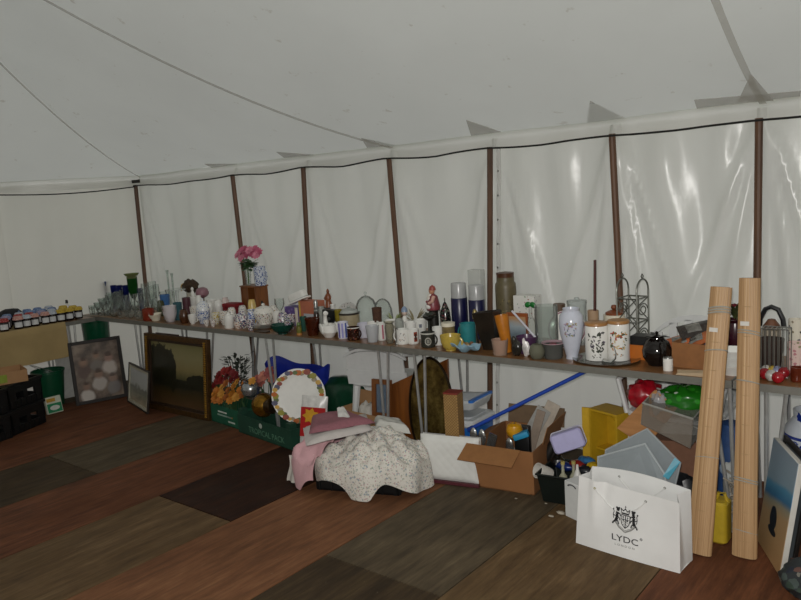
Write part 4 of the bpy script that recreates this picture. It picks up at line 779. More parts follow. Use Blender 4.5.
canister('white canister with red and yellow flower print, right one on the steel tray', 618.5, 3.475, 319, 21.5, ['#3d5038', '#b0762c', '#a3402c', '#c9b48a', '#5b6a4c'], 5)
x, h, r = place(614.5, 3.70, 313, 21); o = thing('canister', 'cream canister with orange-brown knobbed lid behind the right flowered canister', 'canister', (x, 3.70, TZ)); G().lathe(solid('cyl', r, h), 28).build('body', CREAM, o); G().lathe([(0, h), (r * .8, h), (r * .82, h + .01), (r * .4, h + .022), (r * .14, h + .024), (r * .3, h + .036), (r * .22, h + .05), (0, h + .052)], 24).build('wooden_lid', M('#7a3f1e', .4, var=.2), o)
x, h, r = place(593.5, 3.62, 309.5, 11); o = thing('tan_pot', 'tan stoneware pot holding a long dark red stick', 'pot', (x, 3.62, TZ)); G().lathe(shell(prof('cyl', r, h), .005), 22).build('body', M('#a08468', .6), o)
p = ony(595, 260, 3.625); o = thing('wooden_stick', 'long dark red wooden stick standing upright in the tan pot', 'stick', (x + .004, 3.62, TZ + .008)); d = p - Vector((x + .004, 3.62, TZ + .008)); G().tube([Vector((0, 0, 0)), d], [.012, .011], 8, flat=.6).build('stick', M('#4a1a16', .45, var=.2), o)
x = txy(611, 3.372, TZ + .02); o = thing('steel_ladle', 'shiny curved steel ladle leaning against the flowered canisters', 'ladle', (x, 3.36, TM)); G().tube([(-.035, 0, .02), (-.02, 0, .014), (.01, .0, .014), (.026, .003, .03), (.028, .008, .055), (.016, .012, .085), (-.002, .016, .105)], [.016, .02, .018, .010, .007, .006, .005], 10, flat=.45).build('ladle_body', M('#c9cac8', .15, .95, bump=0), o)
# iron bottle rack: two arched ends joined by scrolled cross bars
x0, x1 = txy(621, 3.70, .9), txy(642, 3.70, .9); zt_ = zat((x0 + x1) / 2, 3.70, 279) - TZ; o = thing('iron_rack', 'scrolled grey iron bottle rack with arched tops by the wall', 'rack', ((x0 + x1) / 2, 3.72, TZ), -.12); W2 = (x1 - x0) / 2
RKM = M('#6a6b64', .4, .6); DR = .062
for sx in (-1, 1):
    g = G(); X = sx * W2
    g.tube([(X, -DR, 0), (X, -DR, zt_ - DR)] + [(X, -DR * math.cos(t), zt_ - DR + DR * math.sin(t)) for t in [PI * i / 10 for i in range(11)]] + [(X, DR, zt_ - DR), (X, DR, 0)], .0045, 6)
    for z in (.06, .42, .74): g.tube([(X, -DR, zt_ * z), (X, DR, zt_ * z)], .0035, 6)
    for z in (.24, .58):
        g.tube([(X, (DR - .01) * math.cos(t) * (1 - t / 16), zt_ * z + .035 * math.sin(t) * (1 - t / 16)) for t in [i * .5 for i in range(20)]], .003, 5)
    g.tube([(X, 0, zt_), (X, .012, zt_ + .014), (X, 0, zt_ + .026), (X, -.012, zt_ + .014), (X, 0, zt_)], .003, 5)
    g.build('end_frame', RKM, o)
g = G()
for sy in (-DR, DR):
    for z in (.06, .42, .74): g.tube([(-W2, sy, zt_ * z), (W2, sy, zt_ * z)], .0038, 6)
    g.tube([(-W2, sy, zt_ * .42), (0, sy, zt_ * .60), (W2, sy, zt_ * .74)], .003, 5); g.tube([(W2, sy, zt_ * .42), (0, sy, zt_ * .56), (-W2, sy, zt_ * .74)], .003, 5); g.tube([(0, sy, 0), (0, sy, zt_ * .74)], .003, 5)
    g.tube([(-W2, sy, zt_ * .08), (0, sy, zt_ * .26), (W2, sy, zt_ * .42)], .003, 5); g.tube([(W2, sy, zt_ * .08), (0, sy, zt_ * .22), (-W2, sy, zt_ * .42)], .003, 5)
g.build('cross_bars', RKM, o)
# orange box, black teapot, trinket, snack bags, tray
o, w_, h = boxy('orange_box', 'low bright orange carton behind the black teapot', 'box', 629, 648, 3.52, 345, .10, M('#b8661c', .5)); o, w_, h = boxy('dark_leaflet', 'black folded leather case lying on the orange carton', 'case', 630, 650, 3.51, 336.5, .09, BLACKP, z0=TZ + h + .001)
o, h, r = teapot('round glossy black teapot right of the steel tray', 657, 3.46, 329, 29, M('#15100e', .08, var=.2, bump=0), 2.2); g = G(); rr = random.Random(2)
for i in range(14): a = rr.uniform(0, 6.28); g.leaf((.012 * math.cos(a), .012 * math.sin(a), h * .84), (math.cos(a), math.sin(a), rr.uniform(.1, .5)), (0, 0, 1), .05, .026)
g.build('leaf_knob', M('#1a1512', .3), o)
o, h, r = vessel('trinket_box', 'tiny white and silver trinket box in front of the black teapot', 'trinket box', 668, 3.372, 357.5, 9.5, 'cyl', PORC, solidm=True); G().lathe([(0, h), (r * .98, h), (r * .95, h + .006), (0, h + .008)], 18).build('lid', CHROME, o)
x0, x1 = txy(668, 3.42, TZ + .05), txy(704, 3.42, TZ + .05); o = thing('cardboard_box', 'low brown cardboard tray full of snack packets right of the black teapot', 'cardboard box', ((x0 + x1) / 2 + .015, 3.56, TZ), -.06); W2 = (x1 - x0) / 2; HB = zat((x0 + x1) / 2, 3.44, 344) - TZ
g = G(); g.box((0, 0, .003), (2 * W2, .22, .006))
for s in (-1, 1): g.box((s * W2, 0, HB / 2), (.005, .22, HB)); g.box((0, s * .11, HB / 2), (2 * W2, .005, HB))
g.build('tray', M('#8a5c34', .8, var=.1), o, smooth=0)
bx, by = o.location.x, o.location.y; rr = random.Random(4)
def packet(name, lab, cat, loc, size, rot, mats, group=None, seed=1):
    o = thing(name, lab, cat, loc, rot[2], group, rx=rot[0], ry=rot[1]); L, W, T = size
    def fn(s): return lambda u, v: ((u - .5) * L, (v - .5) * W, s * T * (math.sin(PI * u) * math.sin(PI * v)) ** .5 * (1 + .35 * noise.noise(Vector((u * 5 + seed, v * 5, s)))) * .5)
    G().grid(fn(1), 16, 12).grid(lambda u, v: fn(-1)(u, 1 - v), 16, 12).build('packet_body', mats[0], o, smooth=70)
    if len(mats) > 1: G().grid(lambda u, v: Vector(fn(1)(.25 + .45 * u, .2 + .6 * v)) + Vector((0, 0, .0015)), 10, 8).build('printed_panel', mats[1], o, smooth=70)
    return o
FOIL = M('#8a8782', .2, .7, var=.4, scale=30)
for i, (dx, dy, z, rot, c, lab) in enumerate(((-.09, 0.02, .115, (.5, -.3, .3), '#a8562c', 'orange and silver snack packet, left one in the cardboard tray'), (-.01, .02, .13, (.4, -.45, .2), '#9c5428', 'orange and silver snack packet, middle one in the cardboard tray'), (-.04, .07, .17, (.5, -.2, .5), '#2e2622', 'dark snack packet lying on top in the cardboard tray'))):
    packet('snack_packet', lab, 'packet', (bx + dx, by + dy, TZ + z - .02), (.15, .10, .03), rot, (M(c, .25, var=.3), FOIL), 'snack packets in the cardboard tray', i)
packet('blue_packet', 'crumpled blue plastic packet at the right end of the cardboard tray', 'packet', (bx + .075, by + .02, TZ + .10), (.09, .09, .03), (.3, .1, 0), (M('#3d5c94', .3, var=.3),), None, 7)
x = txy(694, 3.35, TZ); o = thing('paper_leaflets', 'small pile of cream leaflets at the table edge before the tray', 'leaflets', (x - .01, 3.345, TZ), .1)
for i in range(3): G().at((0, 0, .002 + .004 * i), (0, 0, .12 * i)).box((0, 0, 0), (.12, .07, .003)).build('sheet', M('#bfa98a', .7), o)
# behind and between the blinds
x = txy(733, 3.42, TZ + .05)
for i in range(3):
    o = thing('white_bowl', 'white bowl in the stack seen between the two bamboo blinds, %s' % ('bottom', 'middle', 'top')[i], 'bowl', (x, 3.42, TZ + .032 * i), 0, 'white bowls between the blinds'); G().lathe(shell([(0, 0), (.04, 0), (.042, .006), (.07, .04), (.075, .05)], .004), 26).build('bowl_body', WHT, o)
x, h, r = place(735, 3.68, 318, 15); o = thing('maroon_vase', 'dark maroon vase with a small leafy plant seen between the blinds', 'vase', (x, 3.68, TZ)); G().lathe(shell(prof('vase', .05, h), .005), 24).build('body', M('#33121c', .25), o); g = G(); rr = random.Random(21)
for i in range(40): a = rr.uniform(0, 6.28); g.leaf((.02 * math.cos(a), .02 * math.sin(a), h - .01 + rr.uniform(0, .06)), (math.cos(a), math.sin(a), rr.uniform(.3, 1.5)), (0, 0, 1), rr.uniform(.04, .09), .026)
g.build('foliage', M('#39401f', .6, var=.4), o); g = G()
for i in range(6): a = rr.uniform(0, 6.28); g.bloom((.03 * math.cos(a), .03 * math.sin(a), h + .06), .018, (math.cos(a), math.sin(a), 1), 6, 1, rr)
g.build('bloom', M('#7a2430', .6), o)
# iron, wire rack, basket
x, h, r = place(772, 3.62, 336, 22); o = thing('dark_basket', 'dark brown woven basket right of the right bamboo blind', 'basket', (x, 3.60, TZ)); G().lathe(shell(prof('taper', r * 1.1, h), .005), 28).build('basket_body', M('#2e2019', .8, var=.5, scale=80, bump=.5), o); BKZ = TZ + h
x, h, r = place(771, 3.72, 326, 17); o = thing('lidded_pot', 'pale ribbed pot with brown lid behind the dark basket', 'pot', (x, 3.73, TZ)); G().lathe(solid('cyl', r, h * 1.0), 26).build('body', M('#a79c8a', .4), o); G().lathe([(0, h + .04), (r * .4, h + .036), (r * .95, h + .004), (r * .97, h), (0, h)], 24).build('lid', M('#6a4632', .5, var=.25), o)
zl = TZ + h + .035; o2 = G(); o2.tube([(-.05, 0, -.03), (-.047, 0, .005), (-.025, 0, .05), (0, 0, .062), (.03, 0, .05), (.05, 0, .005), (.054, 0, -.03)], .016, 10, flat=.7); o2.build('handle', M('#121316', .4), o).location = (0, -.01, h + .035)
x0, x1 = txy(763, 3.46, TZ + .1), txy(790, 3.46, TZ + .1); o = thing('wire_rack', 'thin grey wire toast rack in front of the dark basket', 'rack', ((x0 + x1) / 2, 3.455, TZ)); g = G(); W2 = (x1 - x0) / 2; zz = zat(x0, 3.46, 327) - TZ
for s in (-.03, .03): g.tube([(-W2, s, .004), (W2, s, .004)], .003, 6); g.tube([(-W2, s, zz), (W2, s, zz)], .003, 6)
for i in range(7):
    xx = -W2 + 2 * W2 * i / 6; g.tube([(xx, -.03, .004), (xx, -.03, zz), (xx, .03, zz), (xx, .03, .004)], .002, 5)
g.build('wires', M('#8d8d88', .3, .8), o)
FM = china('#d2c3b8', ['#9a6a58', '#8a7a62', '#c49a8e', '#6a6458'], 48, .4)
vessel('floral_mug', 'cream mug with dark flower print standing tall at the right edge', 'mug', 796, 3.66, 318, 14, 'mug', china('#d3cdbd', ['#4a4a48', '#8a7f6c', '#6d6a70'], 48, .35)); vessel('floral_mug', 'pink flowered mug at the right edge in front of the cream mug', 'mug', 796, 3.53, 341, 17, 'mug', china('#d0b8b0', ['#b07a80', '#c9a7a2', '#8d8a6c'], 48, .4))
rr = random.Random(31)
for i, (px, py, c, lab) in enumerate(((764, 378, '#8e1620', 'red glass bauble left in the pile by the right blind'), (770.5, 380, '#b8b4ae', 'silver-white wrapped ornament in the pile by the right blind'), (777, 382, '#9a1822', 'red glass bauble right in the pile by the right blind'), (768, 373, '#c2beb8', 'white ornament behind the red baubles'), (775, 371, '#b59a3c', 'yellow ornament on the pile behind the baubles'), (783, 377, '#8a1a22', 'red ornament at the right end of the pile'), (781, 371, '#8a8fae', 'pale blue ornament behind the red ones'))):
    p = onz(px, py + 2, TZ); r = .025; tag(G().ell((0, 0, r), r, 14, .12, i).build('bauble', M(c, .2, var=.3)), lab, 'ornament', 'pile of small ornaments').location = (p.x, min(p.y + .015, 3.44), TZ)
x, h, r = place(768.5, 3.53, 354, 8); o = thing('foil_parcel', 'crumpled silver foil parcel at the foot of the wire rack', 'parcel', (x - .02, 3.40, TZ)); o.location.y = 3.53 - .16 + .02
G().ell((0, 0, .026), (.026, .02, .026), 14, .5, 3, 6).build('foil', M('#a9a9ad', .2, .8, var=.2), o)
vessel('amber_candle_jar', 'dark amber glass candle jar at the right edge of the table', 'jar', 797, 3.40, 366, 12, 'mug', M('#5a2414', .12, var=.3), part='glass_body')
# ------------------------------------------------------------------ what stands on the floor
def framed(name, lab, cat, bl, br, top, fw, ft, fm, pic, lean=.06, inner=None, group=None, h=None, extra=None):
    """a picture standing on the floor along bl-br, leaning back; h from the pixel row 'top' above bl"""
    bl, br = Vector(bl), Vector(br); w = (br - bl).length; a = math.atan2(br.y - bl.y, br.x - bl.x)
    if h is None: h = zat(bl.x, bl.y + lean, top)
    o = thing(name, lab, cat, ((bl.x + br.x) / 2, (bl.y + br.y) / 2, .002), a, group, rx=-math.atan2(lean, h))
    L = math.hypot(h, lean); g = G()
    for s in (-1, 1): g.box((s * (w / 2 - fw / 2), ft / 2, L / 2), (fw, ft, L))
    g.box((0, ft / 2, fw / 2), (w - 2 * fw, ft, fw)); g.box((0, ft / 2, L - fw / 2), (w - 2 * fw, ft, fw)); g.build('frame', fm, o, smooth=0, bev=.003)
    if inner: 
        g = G(); q = inner[0]
        for s in (-1, 1): g.box((s * (w / 2 - fw - q / 2), ft * .5, L / 2), (q, ft * .5, L - 2 * fw))
        g.box((0, ft * .5, fw + q / 2), (w - 2 * fw - 2 * q, ft * .5, q)); g.box((0, ft * .5, L - fw - q / 2), (w - 2 * fw - 2 * q, ft * .5, q)); g.build('mount', inner[1], o, smooth=0)
    G().box((0, ft * .75, L / 2), (w - 2 * fw + .004, .004, L - 2 * fw + .004)).build('picture', pic(w, L), o, smooth=0)
    return o, w, L
def pic_people(w, L):
    t = NT('faded_group_print'); s = t.n('ShaderNodeSeparateXYZ'); v = t.coord(); t.l(v, s.inputs[0]); nz = t.noise(v, 9, 5); col = t.ramp(nz, [(.35, '#4b413a'), (.5, '#6a5c52'), (.65, '#857668')])
    for i, (x, z, r, cf, cb) in enumerate(((-.11, .36, .042, '#8f6f5b', '#5d4a44'), (0.0, .40, .04, '#8a6a58', '#77706a'), (.10, .37, .046, '#97776a', '#c0b6ae'), (.0, .24, .045, '#8d7060', '#b9b1aa'), (.11, .19, .042, '#8f7464', '#7a7674'), (-.11, .15, .04, '#8a6c5c', '#c9c2bb'))):
        for dz, rr, c in ((-.085, 1.55, cb), (0, 1, cf), (.022, .78, '#3d2f28')):
            a = t.math('POWER', t.math('SUBTRACT', s.outputs[0], x), 2.0); b = t.math('POWER', t.math('SUBTRACT', s.outputs[2], z + dz), 2.0)
            d = t.math('ADD', t.math('SQRT', t.math('ADD', a, b)), t.math('MULTIPLY', t.math('SUBTRACT', nz, .5), .07)); f = t.math('MULTIPLY', t.math('MINIMUM', t.math('MAXIMUM', t.math('MULTIPLY', t.math('SUBTRACT', r * rr, d), 45.0), 0.0), 1.0), .8)
            if dz > 0: f = t.math('MULTIPLY', f, t.math('GREATER_THAN', s.outputs[2], z + .012))
            col = t.mix(f, col, c)
    t.bsdf(col, .25); return t.m
def pic_land(w, L):
    t = NT('dark_landscape_painting'); s = t.n('ShaderNodeSeparateXYZ'); v = t.coord(); t.l(v, s.inputs[0]); nz = t.noise(v, 5, 6, .65); nf = t.noise(v, 26, 5, .6)
    z = t.math('ADD', t.math('MULTIPLY', s.outputs[2], 1 / L), t.math('MULTIPLY', t.math('SUBTRACT', nz, .5), .22))
    col = t.ramp(z, [(.12, '#4d3822'), (.24, '#3c2f17'), (.36, '#22241a'), (.44, '#504d30'), (.56, '#7d7048'), (.72, '#827a56'), (.95, '#6f6a42')])
    for x, zc, sx, sz in ((-.24, .38, .17, .17), (-.08, .34, .06, .16), (.28, .28, .16, .05), (.0, .24, .4, .035)):
        a = t.math('POWER', t.math('DIVIDE', t.math('SUBTRACT', s.outputs[0], x), sx), 2.0); b = t.math('POWER', t.math('DIVIDE', t.math('SUBTRACT', s.outputs[2], zc), sz), 2.0)
        d = t.math('ADD', t.math('ADD', a, b), t.math('MULTIPLY', t.math('SUBTRACT', nf, .5), 1.5)); f = t.math('LESS_THAN', d, 1.0)
        col = t.mix(f, col, t.mix(nf, '#11130c', '#2a2818'))
    t.bsdf(col, .35, bump=nf, bstr=.1); return t.m
def pic_small(w, L):
    t = NT('pale_landscape_print'); s = t.n('ShaderNodeSeparateXYZ'); v = t.coord(); t.l(v, s.inputs[0]); nz = t.noise(v, 14, 5); z = t.math('ADD', t.math('MULTIPLY', s.outputs[2], 1 / L), t.math('MULTIPLY', t.math('SUBTRACT', nz, .5), .3))
    t.bsdf(t.ramp(z, [(.15, '#a39a86'), (.35, '#6f7160'), (.46, '#5b5f52'), (.55, '#9fa39f'), (.9, '#a9adae')]), .25); return t.m
# pictures at the left
framed('framed_print', 'dark-framed print of a crowd of faces leaning against the left table end', 'picture', (-6.06, 2.97), (-5.93, 3.38), 343, .028, .022, M('#17100d', .6, var=.2), pic_people, .07)
framed('framed_print', 'small pale landscape print in a thin dark frame beside the big gilt painting', 'picture', (txy(127, 3.27, 0), 3.27), (txy(147, 3.13, 0), 3.13), 362, .014, .018, M('#231c16', .4), pic_small, .05, (.02, M('#a8a493', .7)))
o, w_, L_ = framed('framed_painting', 'big dark landscape painting in a carved gilt frame leaning on the table legs', 'picture', (txy(146, 3.24, 0), 3.24), (txy(208.5, 3.25, 0), 3.25), 333, .042, .04, M('#4a3216', .4, .4, var=.4, scale=40, bump=.4), pic_land, .055, (.02, M('#2c1c0e', .5)))
g = G()
for s in (-1, 1):
    for i in range(34): g.ell((s * (w_ / 2 - .03), -.002, .03 + (L_ - .06) * i / 33), (.016, .009, .009), 8)
g.build('gilt_beading', M('#8f6a26', .35, .6, var=.3), [c for c in o.children if c.name.startswith('frame')][0])
o = thing('wooden_board', 'dark reddish board propped behind the small pale print', 'board', (-5.86, 3.72, .002), .02, rx=-.12); G().box((0, .01, .25), (.34, .018, .5)).build('board', M('#4a2a22', .6), o, bev=.002)
# stacked black crates with a cardboard tray, left edge
def crate(lab, x, y, z, w, d, h, m=BLACKP, name='plastic_crate', group=None, rz=0):
    o = thing(name, lab, 'crate', (x, y, z), rz, group); g = G(); t = .012; g.box((0, 0, t / 2), (w, d, t))
    for ax, (lx, ly) in (('x', (w, d)), ('y', (d, w))):
        for s in (-1, 1):
            for (u0, u1, z0, z1) in ((-.5, .5, 0, .32), (-.5, .5, .62, 1), (-.5, -.28, .32, .62), (.28, .5, .32, .62), (-.06, .06, .32, .62)):
                c = ((u0 + u1) / 2 * lx, s * (ly / 2 - t / 2), (z0 + z1) / 2 * h); dd = ((u1 - u0) * lx, t, (z1 - z0) * h)
                g.box(c if ax == 'x' else (c[1], c[0], c[2]), dd if ax == 'x' else (dd[1], dd[0], dd[2]))
            for k in range(7):
                u = (-.46 + .92 * k / 6) * lx; c = (u, s * (ly / 2 + .004), h * .16); dd = (.008, .008, h * .3); g.box(c if ax == 'x' else (c[1], c[0], c[2]), dd if ax == 'x' else (dd[1], dd[0], dd[2]))
    g.build('crate_body', m, o, smooth=0)
    r = G(); r.box((0, d / 2, h - .012), (w + .02, .02, .024)); r.box((0, -d / 2, h - .012), (w + .02, .02, .024)); r.box((w / 2, 0, h - .012), (.02, d, .024)); r.box((-w / 2, 0, h - .012), (.02, d, .024)); r.build('rim', m, o, smooth=0, bev=.003); return o
def stack(pl, pr, top, labs):
    a, b = onz(*pl), onz(*pr); w = (b - a).length; rz = math.atan2(b.y - a.y, b.x - a.x); c = (a + b) / 2 + Vector((-math.sin(rz), math.cos(rz), 0)) * .18; h = (zat(b.x, b.y, top)) / 2
    for k in (0, 1): crate(labs[k], c.x, c.y, k * (h + .002), w, .34, h, group='black crates at the left edge', rz=rz)
    return c, w, rz, 2 * h + .004
cs, cw, crz, ch_ = stack((15, 436), (47.5, 422), 375, ('lower black plastic crate of the stack carrying the cardboard tray', 'upper black plastic crate, directly under the cardboard tray'))
stack((-24, 451), (14, 437.5), 388, ('black crate cut by the left picture edge, lower of that stack', 'black crate cut by the left picture edge, upper of that stack'))
q = onz(11, 383, ch_); o = thing('cardboard_tray', 'shallow brown cardboard tray with lime sticker on the black crates', 'cardboard box', (q.x - .11, q.y - .01, ch_), 1.33); g = G(); TW, TD = .30, .26; g.box((0, 0, .003), (TW, TD, .006))
for s in (-1, 1): g.box((s * TW / 2, 0, .045), (.005, TD, .09)); g.box((0, s * TD / 2, .045), (TW, .005, .09))
g.build('tray', CARD, o, smooth=0); G().box((-.02, -TD / 2 - .004, .045), (.06, .002, .06)).build('sticker', M('#7f8f25', .6), o)
# green things in the corner
x, h, r = place(99, 3.42, 319.5, 27, 0); o = thing('green_tub', 'shiny dark green plastic tub under the table corner behind the framed faces', 'tub', (x, 3.42, 0)); hh = .672
G().lathe(shell([(0, 0), (r * .75, 0), (r * .78, .01), (r * .97, hh - .03), (r * 1.04, hh - .025), (r * 1.04, hh)], .006), 32).build('tub_body', M('#0e5236', .22, var=.1), o)
o = thing('green_bucket', 'dark green plastic bucket in shadow beside the black crates', 'bucket', (-6.34, tyx(49, -6.34, .2), 0)); G().lathe(shell([(0, 0), (.10, 0), (.102, .01), (.13, .29), (.137, .292), (.137, .31)], .005), 28).build('bucket_body', M('#0c4a2f', .35), o); G().tube([(.13 * math.cos(t), .13 * math.sin(t), .30 - .08 * math.sin(t)) for t in [PI + PI * i / 12 for i in range(13)]], .003, 6).build('handle', CHROME, o)
p = onz(48.5, 415, 0); q = onz(64, 411, 0); o = thing('printed_carton', 'small green and white printed carton on the floor beside the black crates', 'carton', ((p.x + q.x) / 2, (p.y + q.y) / 2, .002), math.atan2(q.y - p.y, q.x - p.x), rx=-.25); w_ = (q - p).length; G().box((0, .02, .07), (w_, .035, .14)).build('carton_body', M('#c3c6b4', .5), o, bev=.003)
G().box((0, .0015, .045), (w_ * .9, .003, .075)).build('printed_panel', M('#0f7a4e', .5, var=.15), o); G().at((0, 0, .045), (PI / 2, 0, 0)).lathe([(0, 0), (.04, 0), (.04, .002), (0, .002)], 20, (0, 0, 0), 1, .5).build('printed_oval', M('#c9ccc4', .5), o); G().box((-.02, .0015, .112), (w_ * .55, .003, .03)).build('printed_strip', M('#b58a2a', .5, var=.3), o)
p = onz(69, 341, .5); o = thing('white_carton', 'flat white cardboard sheet standing under the jam table end', 'cardboard sheet', (-6.42, 3.10, .002), 1.35, rx=-.08); G().box((0, 0, .32), (.16, .012, .64)).build('sheet', M('#b9b9b4', .7), o, bev=.002)
# ---- green cardboard crates of flowers
GCARD = M('#0f5038', .75, var=.14, scale=10)
def tray_box(name, lab, cat, bl, br, d, h, m, t=.006, group=None, inner=None):
    bl, br = Vector((bl[0], bl[1], 0)), Vector((br[0], br[1], 0)); w = (br - bl).length; a = math.atan2(br.y - bl.y, br.x - bl.x); c = (bl + br) / 2 + Vector((-math.sin(a), math.cos(a), 0)) * d / 2
    o = thing(name, lab, cat, (c.x, c.y, 0), a, group); g = G(); g.box((0, 0, t / 2), (w, d, t))
    for s in (-1, 1): g.box((s * (w / 2 - t / 2), 0, h / 2), (t, d, h)); g.box((0, s * (d / 2 - t / 2), h / 2), (w - 2 * t, t, h))
    g.build('carton_body', m, o, smooth=0); return o, w, d, h
c1, w1, d1, h1 = tray_box('flower_crate', 'green printed cardboard crate holding red and orange artificial flowers', 'crate', (txy(212, 3.28, 0), 3.28), (txy(240, 3.235, 0), 3.235), .24, .138, GCARD)
for x, z, w_, c in ((-.03, .095, .12, '#c9cfc6'), (.0, .07, .20, '#8fa79a'), (.07, .07, .07, '#b07a30'), (.09, .035, .09, '#b9c4ba')): G().box((x, -d1 / 2 - .0008, z), (w_, .0015, .011)).build('printed_line', M(c, .7), bodyof(c1))
c2, w2, d2, h2 = tray_box('fruit_crate', 'dark green printed fruit crate holding the gold ball and the big platter', 'crate', (txy(239, 3.20, 0), 3.20), (txy(292, 3.115, 0), 3.115), .20, .135, M('#113d2c', .75, var=.2, scale=10))
text('TROPICAL PACK', .058, M('#4f7a62', .8), c2, (.03, -d2 / 2 - .001, .03), (PI / 2, 0, 0), 1.0).parent = bodyof(c2); G().at((-.03, -d2 / 2 - .001, .10), (PI / 2, 0, 0)).lathe([(0, 0), (.018, 0), (.018, .001), (0, .001)], 18).build('printed_dot', M('#a9b5aa', .7), bodyof(c2))
for s in (-1, 1): G().box((s * (w2 / 2 - .03), -d2 / 2 + .03, h2 + .02), (.05, .05, .04)).build('corner_post', M('#113d2c', .75, var=.2, scale=10), c2)
rr = random.Random(77)
def bunch(lab, spots, cols, y, z0, name='flower_bunch', r=.045, stem=.22):
    c = Vector((txy(sum(p[0] for p in spots) / len(spots), y, .2), y, z0)); o = thing(name, lab, 'flowers', tuple(c))
    for i, (px, py) in enumerate(spots):
        p = ony(px, py, y - .03 * rr.random() - .02) - c; G().bloom(p, r * rr.uniform(.85, 1.15), (rr.uniform(-.4, .4), -.8, .6), 9, 3, rr).build('bloom', M(cols[i % len(cols)], .65, var=.2), o)
    g = G()
    for i, (px, py) in enumerate(spots):
        p = ony(px, py, y) - c; g.tube([(p.x * .3, .01, .002), (p.x * .7, 0, p.z * .5), tuple(p)], .003, 5)
    for i in range(16):
        px, py = rr.choice(spots); p = ony(px, py + 6, y - .01) - c; a = rr.uniform(0, 6.28); g.leaf(p, (math.cos(a), -.4, math.sin(a)), (0, -1, .2), .06, .025)
    g.build('stem', LEAF, o); return o
bunch('orange-yellow artificial chrysanthemums in the left green crate', [(214, 394), (217, 391), (222, 387), (228, 390), (234, 386), (240, 390), (221, 394), (226, 397), (232, 394), (244, 383), (237, 382), (226, 383), (248, 386), (215, 399), (236, 397), (242, 395), (230, 400), (220, 400), (252, 381)], ['#b3701c', '#a9631a', '#bf8530', '#99541a'], 3.32, .01, r=.034)
bunch('deep red artificial flowers above the orange ones in the green crate', [(217, 381), (221, 380), (227, 376), (232, 379), (224, 371), (236, 376), (219, 375), (229, 370), (225, 382), (237, 381), (214, 385), (233, 373)], ['#7a1a1a', '#8b2420', '#6a1418'], 3.40, .01, r=.036)
bunch('salmon-pink artificial flowers beside the silver ball', [(257, 379), (263, 376), (269, 372), (261, 382), (272, 378), (252, 383)], ['#a85f54', '#b87462', '#8f4a48'], 3.43, .002)
o = thing('foliage_bunch', 'dark dried foliage bunch standing behind the red flowers', 'flowers', (txy(240, 3.52, .2), 3.52, 0)); g = G()
for i in range(170): a = rr.uniform(0, 6.28); z = rr.uniform(.18, .47); k = .02 + .13 * (z / .46) * rr.random(); g.leaf((k * math.cos(a), k * math.sin(a) * .6, z), (math.cos(a), math.sin(a), rr.uniform(.2, 1.2)), (0, 0, 1), rr.uniform(.03, .06), .024)
for i in range(8): a = rr.uniform(0, 6.28); g.tube([(0, 0, .002), (.05 * math.cos(a), .03 * math.sin(a), .25), (.11 * math.cos(a), .06 * math.sin(a), .45)], .003, 5)
g.build('foliage', M('#3c4238', .7, var=.4), o)
WRAPM = clearp('#b9bcb8', .16, .15)
def ball(name, lab, px, py, y, wpx, m, z=None, amp=0):
    p = ony(px, py, y); r = wpx / 2 * depth(p) / FPX; o = thing(name, lab, 'ball', (p.x, y, p.z - r)); G().ell((0, 0, r), r, 28, amp, 4, 5).build('ball_body', m, o); return o, r
SIL = M('#a9acae', .22, .85, var=.3, scale=12, bump=0)
o = thing('silver_pot', 'round shiny silver pot among the dark foliage', 'pot', tuple(ony(250, 384, 3.30)) ); o.location.z = .245; G().lathe(shell([(0, 0), (.035, 0), (.06, .02), (.07, .055), (.06, .09), (.042, .105), (.05, .115)], .003), 28).build('body', SIL, o)
o, r = ball('gold_ball', 'dark gold glittery ball-shaped jar lying in the right green crate', 263.5, 405, 3.20, 24, M('#8a6420', .18, .8, var=.45, scale=26)); G().at((.055, -.02, .082), (0, 1.35, .3)).lathe([(0, 0), (.045, 0), (.055, .045), (.05, .05), (0, .05)], 20).build('neck', M('#3b2a12', .3, .6, var=.5, scale=40), o)
# big platter
p = ony(296.5, 397, 3.21); rp = 27.5 * depth(p) / FPX; o = thing('platter', 'large round white platter with fruit-patterned rim standing in the green crate', 'platter', (p.x, 3.225, max(.012, p.z - rp)), .62, rx=PI / 2 - .16)
G().lathe(shell([(0, 0), (rp * .7, 0), (rp * .74, .006), (rp, .016)], .005), 48, (0, rp, 0)).build('platter_body', PORC, o)
g = {}; 
for i in range(44):
    a = 2 * PI * i / 44 + rr.uniform(-.04, .04); rad = rp * rr.uniform(.82, .93); c = ['#b0602c', '#8f8a3a', '#5c6a44', '#8d4a3e', '#5a5a70', '#c29a4a', '#9a8f78'][(i // 3 + i) % 7]; gg = g.setdefault(c, G()); s = rr.uniform(.015, .026)
    gg.add([(rad * math.cos(a) + s * math.cos(t), rp + rad * math.sin(a) + s * .8 * math.sin(t), .0165 - .008 * (1 - rad / rp) * 4 + .0032) for t in [2 * PI * k / 8 for k in range(8)]], [tuple(range(8))])
for c, gg in g.items(): gg.build('painted_fruit', M(c, .3, var=.2), bodyof(o), smooth=0)
